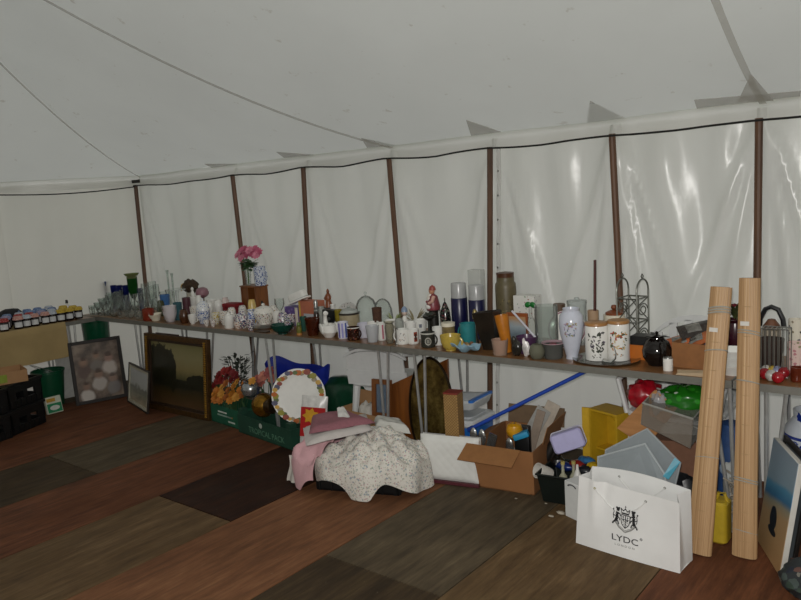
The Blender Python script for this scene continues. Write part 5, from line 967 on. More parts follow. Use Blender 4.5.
# crisp packet
x = txy(313, 3.16, .2); o = packet('crisp_packet', 'red and white snack bag with yellow blaze, upright at the crate end', 'packet', (txy(313, 3.16, .25), 3.16, .192), (.17, .37, .06), (PI / 2 - .1, .1, .55), (M('#c5c4c0', .3, var=.15),), None, 3)
G().grid(lambda u, v: ((u - .5) * .16, (v - .5) * .19 + .02, .0315 + .0 * u), 10, 8).build('printed_red', M('#a31416', .3, var=.1), o, smooth=60); g = G(); N = 14
g.add([((.055 if i % 2 else .035) * math.cos(2 * PI * i / N) - .015, (.055 if i % 2 else .035) * math.sin(2 * PI * i / N) + .06, .0345) for i in range(N)], [tuple(range(N))]).build('printed_burst', M('#c28f22', .3), o, smooth=0)
g = G(); g.add([(.03 * math.cos(t), -.02 + .02 * math.sin(t), .0348) for t in [2 * PI * i / 16 for i in range(16)]] + [(.02 * math.cos(t), -.02 + .012 * math.sin(t), .0348) for t in [2 * PI * i / 16 for i in range(16)]], [(i, (i + 1) % 16, 16 + (i + 1) % 16, 16 + i) for i in range(16)]).build('printed_ring', M('#d2d0cc', .4), o, smooth=0)
# blue bag, green sheet behind
x0, x1 = txy(265, 3.62, .3), txy(328, 3.62, .3); o = thing('blue_bag', 'bright blue plastic carrier bag with wavy top behind the platter', 'bag', ((x0 + x1) / 2, 3.64, 0)); W2 = (x1 - x0) / 2
def bb(u, v):
    a = 2 * PI * u; top = .40 + .035 * math.cos(2 * a + .6) + .03 * math.cos(a - 1.2) + .012 * math.cos(5 * a); k = 1 - .1 * math.sin(PI * v) + .05 * noise.noise(Vector((math.cos(a) * 2, math.sin(a) * 2, v * 4)))
    return (W2 * math.cos(a) * k, .10 * math.sin(a) * k, .002 + top * v)
G().grid(bb, 60, 16, .002).build('bag_body', M('#1b2c92', .35, var=.2, scale=14), o, smooth=60); G().box((0, 0, .005), (W2 * 1.6, .16, .008)).build('bag_base', M('#1b2c92', .4), o)
x0, x1 = txy(326, 3.66, .3), txy(364, 3.66, .3); o = thing('green_bag', 'dark green plastic bag behind the white plastic chair leg', 'bag', ((x0 + x1) / 2, 3.66, 0)); W2 = (x1 - x0) / 2; zt2 = zat((x0 + x1) / 2, 3.66, 376)
G().lathe([(0, 0), (W2 * .95, 0), (W2 * 1.05, zt2 * .3), (W2 * 1.0, zt2 * .75), (W2 * .6, zt2 * .97), (0, zt2)], 30, (0, 0, 0), 1, .55, wob=lambda a, z: .06 * math.sin(3 * a + z * 8) + .04 * math.sin(7 * a)).build('bag_body', M('#0d3b27', .3, var=.2), o, smooth=60)
# ---- white monobloc chairs
CHW = M('#cfd1d0', .4, var=.04)
def chair(lab, loc, rz, sh=.43, bh=.84, solid=False):
    o = thing('plastic_chair', lab, 'chair', loc, rz, 'white plastic chairs under the tables')      # faces local -y
    G().at((0, 0, sh)).rbox((0, 0, 0), (.44, .43, .03), .06).build('seat', CHW, o)
    for sx in (-1, 1):
        for sy in (-1, 1): G().tube([(sx * .18, sy * .17, sh), (sx * .215, sy * .21, .0)], [.026, .018], 8).build('leg', CHW, o)
        G().tube([(sx * .22, -.17, sh), (sx * .255, -.19, sh + .17), (sx * .25, -.10, sh + .2), (sx * .24, .1, sh + .2), (sx * .21, .22, sh + .22)], [.018, .02, .024, .022, .02], 8, flat=.7).build('armrest', CHW, o)
    g = G(); n = 26; H = bh - sh
    def bk(x, z): return (x, .20 + .045 * z / H, sh + z)
    zt_ = lambda x: H * (1 - .24 * (abs(x) / .23) ** 2.4)
    if solid: g.grid(lambda u, v: bk(-.21 + .42 * u, v * zt_(-.21 + .42 * u) * .9), n, 8, .012)
    for k in range(0 if solid else 6):           # upright slats, then top rail
        x0 = -.20 + .4 * k / 5; wd = .021
        g.grid(lambda u, v: bk(x0 + (u - .5) * 2 * wd, .0 + v * (zt_(x0) - .025)), 3, 8, .012)
    g.grid(lambda u, v: bk(-.23 + .46 * u, zt_(-.23 + .46 * u) * (.93 + .07 * v)), n, 4, .014); g.grid(lambda u, v: bk(-.22 + .44 * u, .10 * v), n, 3, .014)
    g.build('backrest', CHW, o); return o
chair('white plastic chair under the table behind the cardboard box of cloths', (txy(389, 3.66, .43), 3.70, 0), PI + .2, .40, .66, True)
chair('white plastic chair behind the right table with its back above the snack tray', (txy(687, 3.78, .45) , 3.70, 0), .0, .44, zat(txy(687, 3.86, .9), 3.88, 317))
SEATX = txy(687, 3.78, .45)
# bags on the seat of the right chair
def soft(name, lab, cat, loc, r, m, amp=.25, seed=1, fr=3, part='bag_body'):
    o = thing(name, lab, cat, loc); g = G().ell((0, 0, r[2] * .98), r, 26, amp, seed, fr); g.v = [Vector((v.x, v.y, max(v.z, 0))) for v in g.v]; g.build(part, m, o, smooth=60); return o
z_ = .456
soft('red_bag', 'crumpled red plastic bag on the white chair under the right table', 'bag', (txy(645, 3.58, z_ + .05), 3.58, z_), (.085, .08, .075), M('#9a1020', .3, var=.3), .3, 2); soft('green_bag', 'bright green shiny bag with white specks on the white chair seat', 'bag', (txy(683, 3.56, z_ + .05), 3.56, z_), (.13, .09, .075), china('#1c6a16', ['#2a8a1e', '#175c12', '#c9d8c6', '#2f7d22'], 24, .35, .25), .3, 5); soft('clear_bag', 'clear crinkled plastic bag between the red and green bags', 'bag', (txy(662, 3.53, z_ + .05), 3.50, z_), (.045, .04, .06), clearp('#c5c9cf', .6, .2), .35, 9)
# ---- cardboard box with cloth, picture backs and the oval tray
o, w_, d_, h_ = tray_box('cardboard_box', 'brown cardboard box with white cloth inside behind the heap of linen', 'cardboard box', (-3.33, 3.36), (-2.95, 3.33), .17, .25, CARD); G().at((-.02, d_ / 2 + .02, h_ + .03), (-.45, 0, 0)).box((0, 0, 0), (w_, .005, .11)).build('flap', CARD, o)
soft('white_cloth', 'crumpled white cloth lying in the brown cardboard box', 'cloth', (txy(367, 3.44, .25), 3.45, .012), (.085, .075, .14), M('#b4b0a8', .85), .25, 4, part='cloth_body')
o = thing('narrow_picture', 'narrow brown wooden frame with blue glass standing beside the orange-brown wooden sheet', 'frame', (txy(379, 3.37, .3), 3.375, .002), .15, rx=-.10); FRW = woodm('#5a3315', '#7c4a20', 2, 5, .45, 'frame'); hf = zat(txy(379, 3.40, .4), 3.40, 380)
g = G()
for s in (-1, 1): g.box((s * .055, 0, hf / 2), (.03, .022, hf))
g.box((0, 0, .015), (.08, .022, .03)); g.box((0, 0, hf - .015), (.08, .022, .03)); g.box((0, 0, hf * .52), (.08, .022, .025)); g.build('frame', FRW, o, smooth=0); G().box((0, .004, hf * .75), (.08, .006, hf * .42)).build('glass_pane', M('#5d6b7a', .1, var=.15), o); G().box((0, .004, hf * .27), (.08, .006, hf * .4)).build('back_panel', M('#2a221c', .6), o)
pa, pb = ony(386, 387, 3.45), ony(446, 360, 3.45); o = thing('wooden_sheet', 'orange-brown wooden sheet with slanted top standing behind the oval tray', 'panel', ((pa.x + pb.x) / 2, 3.45, .002), .0, rx=-.03); W2 = (pb.x - pa.x) / 2
G().at((0, 0, 0), (PI / 2, 0, 0)).prism([(-W2, 0), (W2, 0), (W2, pb.z), (-W2, pa.z)], -.009, .009).build('panel_board', woodm('#5c3216', '#87501f', 2, 4, .4, 'panel'), o, smooth=0)
p = ony(430, 407, 3.40); o = thing('oval_tray', 'large dark brass oval tray leaning on the wooden sheet behind the table legs', 'tray', (p.x, 3.395, .002), .0, rx=-.06); rx_, rz_ = 27 * depth(p) / FPX, 53 * depth(p) / FPX
t = NT('mottled_brass'); v = t.coord(); nz = t.noise(v, 9, 6, .7); t.bsdf(t.ramp(nz, [(.3, '#2a2010'), (.46, '#66542a'), (.58, '#8f7a42'), (.75, '#b0a068')]), .28, .75, bump=nz, bstr=.35, bdist=.01)
G().at((0, 0, rz_ + .002), (PI / 2, 0, 0)).lathe([(0, 0), (.93, 0), (.96, -.0), (1, .012), (1, .006), (.95, -.012), (0, -.012)], 48, (0, 0, 0), rx_, rz_).build('tray_body', t.m, o); 
for c in o.children:
    for vv in c.data.vertices: pass
G().at((0, 0, rz_ + .002), (PI / 2, 0, 0)).tube([(rx_ * math.cos(q), rz_ * math.sin(q), .006) for q in [2 * PI * i / 48 for i in range(48)]], .008, 8, True).build('rim', M('#2a1e0e', .35, .7), o)
# ---- heap of linen over a black crate
bx = crate('black plastic crate under the heap of flowered linen', -2.74, 2.965, 0, .49, .32, .165, name='linen_crate', rz=.34)
G().at((.02, -.167, .10)).box((0, 0, 0), (.06, .004, .02)).build('label', M('#6a4a2a', .6), bx)
LC = Vector((-2.74, 2.965, 0)); LA = .34
def sheet(name, lab, mat, cx, cy, rx, ry, H, a0, a1, hem, seed, nsh=.10, fall=.20, rpow=2.4, z0=.17, kind='cloth', fold=9):
    def f(u, v):
        a = a0 + (a1 - a0) * u; n1 = noise.noise(Vector((math.cos(a) * 1.7 + seed, math.sin(a) * 1.7, seed))); R_ = 1 + .10 * n1
        if v < .62:
            t = v / .62; k = t * R_; z = z0 + H * (1 - t ** rpow) ; z += .022 * noise.noise(Vector((k * math.cos(a) * 4 + seed, k * math.sin(a) * 4, 2 + seed))) * min(1, t * 4) + .034 * noise.noise(Vector((k * math.cos(a) * 7, k * math.sin(a) * 7, seed)))
            z += .020 * t * math.sin(fold * a + seed + 3 * t)
        else:
            t = (v - .62) / .38; drop = fall * hem(a) * t; k = R_ * (1 + .05 * t + .045 * t * math.sin(fold * a + seed) + .02 * math.sin(t * PI)); z = z0 - drop + .02 * noise.noise(Vector((math.cos(a) * 9, math.sin(a) * 9, seed))) * (1 - t) + .012 * math.sin(fold * a + seed + 3) * (1 - t)
        c, s = k * rx * math.cos(a), k * ry * math.sin(a)
        return (cx + c * math.cos(LA) - s * math.sin(LA), cy + c * math.sin(LA) + s * math.cos(LA), max(z, .006))
    o = G().grid(f, 110, 40, .004).build(name, mat, smooth=70); return tag(o, lab, kind)
def fabric(name, base, cols, sc_, cover):
    t = NT(name); v = t.coord(); col = base
    for k, (c, s) in enumerate(zip(cols, (1, 1.35, .8, 1.7))):
        vo = t.n('ShaderNodeTexVoronoi'); vo.inputs['Scale'].default_value = sc_ * s; t.l(v, vo.inputs['Vector']); nz = t.noise(v, sc_ * 2.6 * s)
        f = t.math('LESS_THAN', t.math('ADD', vo.outputs['Distance'], t.math('MULTIPLY', nz, .7)), .36 + cover * .36); col = t.mix(f, col, c)
    wv = t.noise(v, 300, 2); t.bsdf(col, .9, bump=wv, bstr=.12, bdist=.002); return t.m
FLOR = fabric('flowered_cotton', '#cfcbc2', ['#98a096', '#b59698', '#969fa4', '#a8a290'], 48, .62); PINKF = fabric('pink_cotton', '#d0a4a9', ['#dab8ba', '#c08e96'], 40, .3)
sheet('flowered_sheet', 'white flowered cotton sheet heaped over the black crate and hanging down', FLOR, LC.x + .03, LC.y, .33, .245, .135, -2.45, 1.9, lambda a: .46 + .5 * math.exp(-((a + .18) / .4) ** 2) + .52 * math.exp(-((a + 1.45) / .22) ** 2) + .1 * math.sin(7 * a), 1.3)
sheet('pink_sheet', 'pink cotton sheet hanging down the left side of the linen heap', PINKF, LC.x - .085, LC.y - .01, .365, .26, .165, 1.75, 4.35, lambda a: .40 + .55 * math.exp(-((a - 3.95) / .2) ** 2) + .35 * math.exp(-((a - 3.3) / .25) ** 2), 4.1, fold=7)
def pad(name, lab, pix, m, thick, zc, kind='cloth', z1=None):
    """folded cloth seen in the quad of pixels, lying at heights zc"""
    pts = [onz(px, py, z) for (px, py), z in zip(pix, zc)]; c = sum(pts, Vector()) / 4
    o = thing(name, lab, kind, tuple(c)); P = [p - c for p in pts]
    def f(u, v): 
        q = P[0].lerp(P[1], u).lerp(P[3].lerp(P[2], u), v); e = min(1, 8 * u, 8 * (1 - u), 8 * v, 8 * (1 - v)); return q + Vector((0, 0, thick * (e ** .5 - .0) + .008 * noise.noise(Vector((u * 3, v * 3, thick * 90)))))
    def fb(u, v): q = P[0].lerp(P[1], 1 - u).lerp(P[3].lerp(P[2], 1 - u), v); return q
    G().grid(f, 20, 16).grid(fb, 20, 16).build('folded_cloth', m, o, smooth=60); return o
pad('folded_towel', 'white folded towel under the maroon cloth on the linen heap', [(306, 446), (372, 430), (366, 414), (303, 428)], M('#bdb6b2', .9, var=.05), .02, (.335, .35, .345, .335))
pad('folded_blanket', 'dusty maroon folded blanket lying on top of the linen heap', [(309, 434), (376, 423), (344, 412), (312, 418)], M('#8a5a62', .95, var=.1, scale=90), .028, (.365, .365, .365, .365))
pad('white_paper', 'piece of white cloth poking up at the back of the maroon blanket', [(338, 418), (352, 420), (344, 407), (337, 408)], M('#c4c2be', .8), .006, (.39, .39, .43, .43))
o = pad('pillowcase', 'pale patterned pillowcase at the right top of the linen heap', [(376, 428), (411, 434), (402, 425), (374, 421)], M('#c4c3bc', .9, var=.05), .045, (.27, .24, .25, .27))
o = thing('white_fabric_strip', 'white cloth end hanging at the far left of the linen heap', 'cloth', tuple(onz(292, 456, .17))); G().grid(lambda u, v: ((u - .5) * (.05 + .02 * v) + .01 * math.sin(v * 5), -.015 * v + .01 * math.sin(u * 6), -.15 * v), 6, 12, .003).build('cloth_body', M('#b9b4ac', .9), o, smooth=60)
# ---- storage box, wooden block, quilted pad, tool box
x0, x1 = txy(437, 3.52, .2), txy(487, 3.52, .2); W2 = (x1 - x0) / 2; cx = (x0 + x1) / 2 - .06
o = thing('storage_box', 'blue plastic storage box with white lid behind the wooden block', 'storage box', (cx, 3.58, 0), .02); G().rbox((0, 0, .115), (2 * W2, .26, .23), .03, .93).build('box_body', M('#1f66b8', .3, var=.08), o); G().rbox((0, 0, .252), (2 * W2 + .02, .28, .045), .03).build('lid', M('#c9cdd0', .35, var=.04), o); G().rbox((0, 0, .279), (2 * W2 - .06, .2, .01), .03).build('lid_panel', M('#b7bcc0', .35, var=.04), o)
o = thing('plastic_tray', 'white ridged plastic tray with blue rim tilted on top of the blue storage box', 'tray', (cx + .02, 3.58, .312), .05, ry=-.10); g = G()
g.rbox((0, 0, .035), (2 * W2 - .02, .24, .06), .03, .9).build('tray_body', M('#c7cbcd', .35, var=.04), o)
g = G()
for i in range(8): g.box((0, -.09 + .022 * i, .067), (2 * W2 - .08, .006, .004))
g.build('ridge', M('#aeb3b6', .4), o); G().at((W2 - .03, 0, .062), (0, 0, 0)).rbox((0, 0, 0), (.03, .25, .02), .008).build('rim', M('#2a6fc4', .3), o)
x = txy(454, 3.27, .2); ht = zat(x, 3.22, 395); o = thing('wooden_block', 'tall woven cane box with reddish top standing behind the white quilted pad', 'box', (x, 3.285, 0), .2); wv = NT('woven_cane'); v = wv.coord((60, 60, 60)); ck = wv.n('ShaderNodeTexChecker'); ck.inputs['Scale'].default_value = 2.0; wv.l(v, ck.inputs[0]); nz = wv.noise(v, .4); wv.bsdf(wv.mix(ck.outputs['Fac'], wv.ramp(nz, [(.3, '#8a6a3c'), (.7, '#a98750')]), '#7c5d33'), .7, bump=ck.outputs['Fac'], bstr=.3, bdist=.002)
G().box((0, 0, ht / 2 - .002), (.085, .085, ht - .004)).build('box_body', wv.m, o, bev=.003); G().box((0, 0, ht + .001), (.087, .087, .010)).build('top_panel', M('#7a2d22', .5), o, bev=.002)
# quilted pad on a maroon base
bl, br = Vector((-2.485, 3.115, 0)), Vector((-2.145, 3.195, 0)); a = math.atan2(br.y - bl.y, br.x - bl.x); w_ = (br - bl).length; hq = zat(-2.47, 3.16, 434)
o = thing('quilted_pad', 'white quilted padded sheet standing folded on a maroon base', 'padded cushion', ((bl.x + br.x) / 2, (bl.y + br.y) / 2, .002), a, rx=-.14)
t = NT('quilting'); v = t.coord((28, 28, 28), (0, PI / 4, 0)); ck = t.n('ShaderNodeTexVoronoi'); ck.inputs['Scale'].default_value = 1.0; ck.inputs['Randomness'].default_value = 0.0; t.l(v, ck.inputs['Vector']); t.bsdf(t.ramp(t.noise(t.coord(), 8), [(.3, '#cfcfca'), (.7, '#dadad6')]), .55, bump=ck.outputs['Distance'], bstr=.35, bdist=-.006)
def qf(s): return lambda u, v: ((u - .5) * w_, (.02 if s > 0 else .055) + s * -.018 * min(1, 9 * u, 9 * (1 - u), 9 * v, 9 * (1 - v)) ** .5, .018 + (hq - .018) * v)
G().grid(qf(1), 26, 20).grid(lambda u, v: qf(-1)(1 - u, v), 26, 20).build('quilted_cover', t.m, o, smooth=70); G().box((.005, .035, .009), (w_ + .005, .08, .018)).build('base', M('#4c1620', .5), o, bev=.002)
# open cardboard box of kitchen tools
bl, br = (-2.175, 3.215), (-1.835, 3.265); o, w_, d_, h_ = tray_box('cardboard_box', 'open brown cardboard box of kitchen tools with one flap folded out', 'cardboard box', bl, br, .46, .235, M('#8a5d36', .85, var=.06, scale=10)); TB = o; ta = o.rotation_euler.z
FLP = M('#8f6238', .85, var=.08); G().at((-.055, -d_ / 2 - .06, h_ - .022), (.42, 0, -.03)).box((0, 0, 0), (w_ * .92, .13, .004)).build('flap', FLP, o, smooth=0)
G().at((.02, d_ / 2 + .01, h_ + .05), (-.18, 0, 0)).box((0, 0, 0), (w_, .004, .11)).build('flap', M('#6f5a44', .85), o, smooth=0); G().at((w_ / 2 + .018, .07, h_ + .045), (0, .3, 0)).box((0, 0, 0), (.004, d_ * .7, .10)).build('flap', FLP, o, smooth=0); G().at((-w_ / 2 - .045, .02, h_ - .02), (0, -.45, 0)).box((0, 0, 0), (.11, d_ * .8, .004)).build('flap', FLP, o, smooth=0)
Mtb = Matrix.Translation(o.location) @ Matrix.Rotation(ta, 4, 'Z')
def tbp(x, y, z): return Mtb @ Vector((x, y, z))
for i, (xx, yy, dx, dy, L, lab, k) in enumerate(((-.13, -.15, -.05, .02, .30, 'shiny metal whisk-like tool, left in the cardboard tool box', 0), (-.10, -.14, -.04, .02, .29, 'shiny metal serving spoon, second from left in the tool box', 1), (-.075, -.15, -.02, .03, .27, 'metal fish slice, third from left in the tool box', 2), (-.05, -.13, .03, .01, .25, 'dark-handled metal tool beside the yellow apple in the tool box', 1))):
    p = tbp(xx, yy, .012); o = thing('kitchen_tool', lab, 'kitchen tool', tuple(p), ta, 'metal tools in the cardboard box'); e = Vector((dx * 2, dy, L))
    G().tube([Vector((0, 0, 0)), e * .6], .006, 8).build('handle', CHROME if k != 1 else BLACKP, o); u = e.normalized(); g = G()
    if k == 2: 
        g.at(tuple(e * .8), (0.1, .3, 0)).box((0, 0, 0), (.05, .004, .10))
    else: g.at(tuple(e * .8)).ell((0, 0, 0), (.024, .010, .05), 14)
    g.build('head', M('#b9bab8', .2, .9, var=.1), o)
p = ony(518, 427.5, 3.40); o = thing('apple_tin', 'yellow apple-shaped tin with stalk in the cardboard tool box', 'tin', (p.x, 3.36, p.z - .045)); G().lathe([(0, .004), (.022, 0), (.04, .02), (.046, .045), (.038, .072), (.018, .082), (.004, .076), (0, .075)], 24).build('body', M('#c08a14', .3, var=.12), o); G().tube([(0, 0, .074), (.004, 0, .10)], .003, 6).build('stalk', BROWNW, o)
p = ony(522, 435, 3.34); o = thing('blue_sponge', 'turquoise blue sponge block at the front of the cardboard tool box', 'sponge', (p.x, p.y, p.z - .015), .4, ry=-.35); G().rbox((0, 0, .015), (.085, .045, .03), .006).build('sponge_body', M('#1c83ac', .6, var=.08), o)
o = thing('black_case', 'black plastic case standing in the middle of the cardboard tool box', 'case', tuple(tbp(.02, .02, .01)), ta); G().rbox((0, 0, .14), (.09, .04, .28), .008).build('case_body', BLACKP, o)
o = thing('black_shoe', 'dark brush-like shoe standing upright at the right of the tool box', 'shoe', tuple(tbp(.105, .02, .012)), ta, rx=.0, ry=.45); G().ell((0, 0, .135), (.032, .045, .13), 20, .12, 3).build('upper', M('#141210', .6, var=.3), o); G().ell((.030, 0, .13), (.012, .042, .12), 16).build('sole', M('#221d1a', .7), o)
for i, (xx, yy, L, W, rx, ry, c, lab) in enumerate(((-.03, .10, .40, .17, -.1, .5, '#a09f9a', 'grey board, left of the thin boards sticking up from the tool box'), (.04, .12, .42, .16, -.1, .42, '#b5aa9c', 'pale board, middle of the thin boards sticking up from the tool box'), (.06, .05, .37, .10, -.1, .28, '#8f8072', 'narrow brown-edged board at the front of those in the tool box'))):
    o = thing('thin_board', lab, 'board', tuple(tbp(xx - .05, yy, .012)), ta, 'thin boards in the cardboard box', rx=rx, ry=ry); G().box((0, 0, L / 2), (W * .5, .006, L)).build('board', M(c, .5, var=.12), o, bev=.002)
p, q = ony(468, 430, 3.37), ony(591, 368.5, 3.52); o = thing('mop_handle', 'long blue mop handle lying diagonally across the cardboard tool box', 'mop', tuple(p)); d = q - p; G().tube([Vector((0, 0, 0)), d], .011, 10).build('handle', M('#2247a8', .35, var=.08), o); G().tube([d * .0, d * .045], .014, 10).build('grip', M('#1b3988', .4), o)
# lavender tub and dark bin of odds and ends
p = ony(568, 440, 3.33); o = thing('lavender_tub', 'lavender plastic tub with white rim tilted on top of the dark bin', 'tub', (p.x, p.y, p.z), .12, rx=1.45 , ry=0); o.rotation_mode = 'XYZ'
o.rotation_euler = (-.15, -.34, .45); G().at((0, 0, 0), (PI / 2, 0, 0)).rbox((0, 0, 0), (.165, .10, .075), .02).build('tub_body', M('#a3a0c6', .35, var=.05), o); G().at((0, .042, 0), (PI / 2, 0, 0)).rbox((0, 0, 0), (.172, .106, .012), .02).build('rim', M('#c6c4d4', .35), o)
bx_ = txy(566, 3.30, .1); o = thing('dark_bin', 'black rectangular plastic bin packed with bottles beside the carton', 'bin', (bx_, 3.34, 0), .12)
g = G(); L = []
def rr4(w, d, z): return [(-w / 2, -d / 2, z), (w / 2, -d / 2, z), (w / 2, d / 2, z), (-w / 2, d / 2, z)]
L = rr4(.215, .21, 0) + rr4(.26, .25, .145) + rr4(.275, .265, .147) + rr4(.275, .265, .155) + rr4(.25, .24, .155) + rr4(.205, .20, .006)
g.add(L, [(3, 2, 1, 0), (20, 21, 22, 23)] + [(a + i, a + (i + 1) % 4, a + 4 + (i + 1) % 4, a + 4 + i) for a in (0, 4, 8, 12, 16) for i in range(4)]).build('bin_body', M('#0f1613', .4, var=.2), o, smooth=0, bev=.004)
def inbin(dx, dy, z): return (bx_ + dx, 3.34 + dy, z)
o = thing('white_tumbler', 'white beaker lying mouth-out at the left of the dark bin', 'beaker', inbin(-.085, -.045, .125), -.5, rx=1.15); G().lathe(shell([(0, 0), (.028, 0), (.033, .02), (.04, .085)], .004), 24).build('body', M('#c9c5bd', .3), o)
for i, (dx, dy, lab) in enumerate(((-.01, -.05, 'small clear glass bottle, left one in the dark bin'), (.035, -.02, 'small clear glass bottle, right one in the dark bin'))):
    o = thing('small_bottle', lab, 'bottle', inbin(dx, dy, .008), 0, 'small bottles in the dark bin'); G().lathe(solid('bottle', .024, .185), 18).build('glass_body', glass('#d4d2b8', .04, .45), o); G().lathe([(0, .186), (.011, .186), (.011, .2), (0, .2)], 12).build('cap', M('#a89a5a', .4), o)
o = thing('white_funnel', 'white cone-shaped funnel upside down in the dark bin', 'funnel', inbin(.075, -.06, .11)); G().lathe([(.036, 0), (.034, .004), (.008, .075), (.006, .1), (.003, .1), (.005, .075), (.03, 0)], 22).build('funnel_body', M('#d2d0cc', .4), o)
for i, (dx, dy, z, r, c, lab) in enumerate(((-.04, .03, .15, (.05, .03, .025), '#14265e', 'navy printed packet in the dark bin under the lavender tub'), (.02, .05, .165, (.045, .035, .022), '#7c1f1a', 'red packet in the dark bin under the lavender tub'), (.075, .03, .15, (.04, .035, .025), '#1a1c22', 'black packet at the right of the dark bin'), (.10, .06, .17, (.03, .03, .02), '#a88a1e', 'yellow packet at the right of the dark bin'), (.06, .08, .185, (.05, .03, .02), '#2b5f8a', 'light blue packet at the back of the dark bin'), (-.09, .05, .16, (.035, .04, .03), '#161514', 'black packet at the left back of the dark bin'))):
    o = thing('small_packet', lab, 'packet', inbin(dx, dy, z)); G().ell((0, 0, 0), r, 14, .25, i).build('packet_body', M(c, .3, var=.35, scale=50), o)
p = onz(574, 520, 0); ct = zat(p.x, p.y, 484); o = thing('white_carton', 'small white carton with a dark arc mark beside the white paper bag', 'carton', (p.x + .005, 3.15, 0), -.35); G().box((0, 0, ct / 2), (.10, .085, ct)).build('carton_body', M('#cfd0ce', .5, var=.03), o, bev=.002)
g = G(); g.add([(.03 * math.cos(t), -.0432, ct - .022 + .014 * math.sin(t)) for t in [PI * i / 12 for i in range(13)]] + [(.02 * math.cos(t), -.0432, ct - .022 + .008 * math.sin(t)) for t in [PI * i / 12 for i in range(13)]], [(i, i + 1, 14 + i, 13 + i) for i in range(12)]).build('printed_arc', M('#22242a', .5), o, smooth=0); G().at((-.0508, .0, ct * .45), (0, PI / 2, 0)).lathe([(0, 0), (.012, 0), (.012, .001), (0, .001)], 16).build('printed_dot', M('#5d6166', .5), o)
# yellow box on its side
bl, br = ony(590, 452, 3.50), ony(627, 440, 3.60); o = thing('yellow_box', 'yellow divided wooden box standing on its end behind the grey plastic trays', 'box', (txy(609, 3.52, .2), 3.56, 0), -.32); hy = zat(o.location.x, 3.50, 412); YEL = M('#b8931c', .5, var=.06); g = G()
W_, D_ = .175, .13
g.box((0, D_ / 2, hy / 2), (W_, .01, hy))
for s in (-1, 1): g.box((s * W_ / 2, 0, hy / 2), (.012, D_, hy))
g.box((0, 0, .006), (W_ - .012, D_, .012)); g.box((0, 0, hy - .006), (W_ - .012, D_, .012)); g.build('box_body', YEL, o, smooth=0); G().box((0, .02, hy * .48), (W_ - .012, D_ * .7, .01)).build('divider', YEL, o, smooth=0); G().at((0, .06, hy * .72), (0, .7, 0)).box((0, 0, 0), (.15, .01, .025)).at((0, .06, hy * .26), (0, -.7, 0)).box((0, 0, 0), (.15, .01, .025)).build('brace', YEL, o, smooth=0); G().at((-W_ / 2 - .025, -D_ / 2 + .01, hy / 2), (0, 0, .5)).box((0, 0, 0), (.06, .01, hy * .98)).build('side_flap', M('#c09a20', .5), o, smooth=0)
# grey translucent lids, clear bin, wooden board
GREYP = clearp('#98a0a4', .78, .35)
def slab(name, lab, cat, pix, ys, m, th, part, rimm=None):
    """a plate whose four corners are seen at the given pixels and stand at depths ys"""
    P = [ony(px, py, y) for (px, py), y in zip(pix, ys)]; c = sum(P, Vector()) / len(P); c.z = min(q.z for q in P); o = thing(name, lab, cat, tuple(c)); P = [q - c for q in P]; n = (P[1] - P[0]).cross(P[3] - P[0]).normalized() * th
    if n.y < 0: n = -n
    L = P + [q + n for q in P]; N = len(P); G().add(L, [tuple(range(N)), tuple(range(N, 2 * N))[::-1]] + [(i, (i + 1) % N, N + (i + 1) % N, N + i) for i in range(N)]).build(part, m, o, smooth=0, bev=.004)
    if rimm: G().tube([q + n * .5 for q in P], .006, 8, True).build('rim', rimm, o)
    return o
slab('plastic_tray', 'grey translucent plastic tray standing just behind the white paper bag', 'plastic tray', [(598, 505), (672, 520), (664, 474), (645, 444), (598, 457)], [3.13, 3.13, 3.20, 3.24, 3.24], GREYP, .006, 'tray_body', clearp('#b4bbbe', .9, .3))
slab('plastic_tray', 'larger grey translucent plastic tray leaning behind the front grey one', 'plastic tray', [(600, 500), (668, 515), (680, 463), (647, 429), (606, 450)], [3.22, 3.22, 3.30, 3.35, 3.33], GREYP, .006, 'tray_body', clearp('#a8afb2', .9, .3))
slab('blue_strip', 'narrow turquoise plastic strip at the right edge of the grey trays', 'plastic strip', [(664, 476), (668, 478), (679, 462), (675, 459)], [3.19, 3.19, 3.24, 3.24], M('#3790a8', .35), .01, 'strip')
slab('wooden_board', 'tilted light wooden board standing on its corner behind the clear bin', 'board', [(618, 428), (645, 446), (676, 408), (655, 391)], [3.46, 3.44, 3.48, 3.49], woodm('#99683a', '#b98450', 0, 6, .5, 'board'), .014, 'board')
P = [(643, 403), (641, 424), (690, 448), (693, 419)]; o = slab('clear_bin', 'see-through grey plastic bin tilted against the wooden board', 'plastic bin', P, [3.42, 3.38, 3.38, 3.42], clearp('#857a6e', .45, .2), .004, 'front_panel')
c = o.location; F = [ony(px, py, y) - c for (px, py), y in zip(P, [3.42, 3.38, 3.38, 3.42])]; Bk = [q + Vector((.012, .16, .035)) for q in F]
g = G(); g.add(F + Bk, [(0, 3, 7, 4), (1, 5, 6, 2), (0, 4, 5, 1), (3, 2, 6, 7)]); g.build('side_panel', clearp('#7f7d76', .6, .25), o, smooth=0); G().tube([F[0], F[3], Bk[3], Bk[0]], .006, 8, True).build('rim', clearp('#a9a9a2', .8, .25), o)
o = thing('box_lid', 'brown cardboard carton seen through the clear plastic bin', 'carton', (txy(668, 3.62, .12), 3.64, 0), .3); G().box((0, 0, .15), (.26, .12, .30)).build('carton_body', M('#7a5540', .8), o, bev=.003)
o = thing('black_tray', 'black crumpled plastic sheet below the clear bin', 'plastic sheet', (txy(681, 3.36, .12), 3.36, 0)); G().ell((0, 0, .115), (.09, .05, .115), 20, .2, 6).build('sheet_body', M('#15171a', .35, var=.3), o)
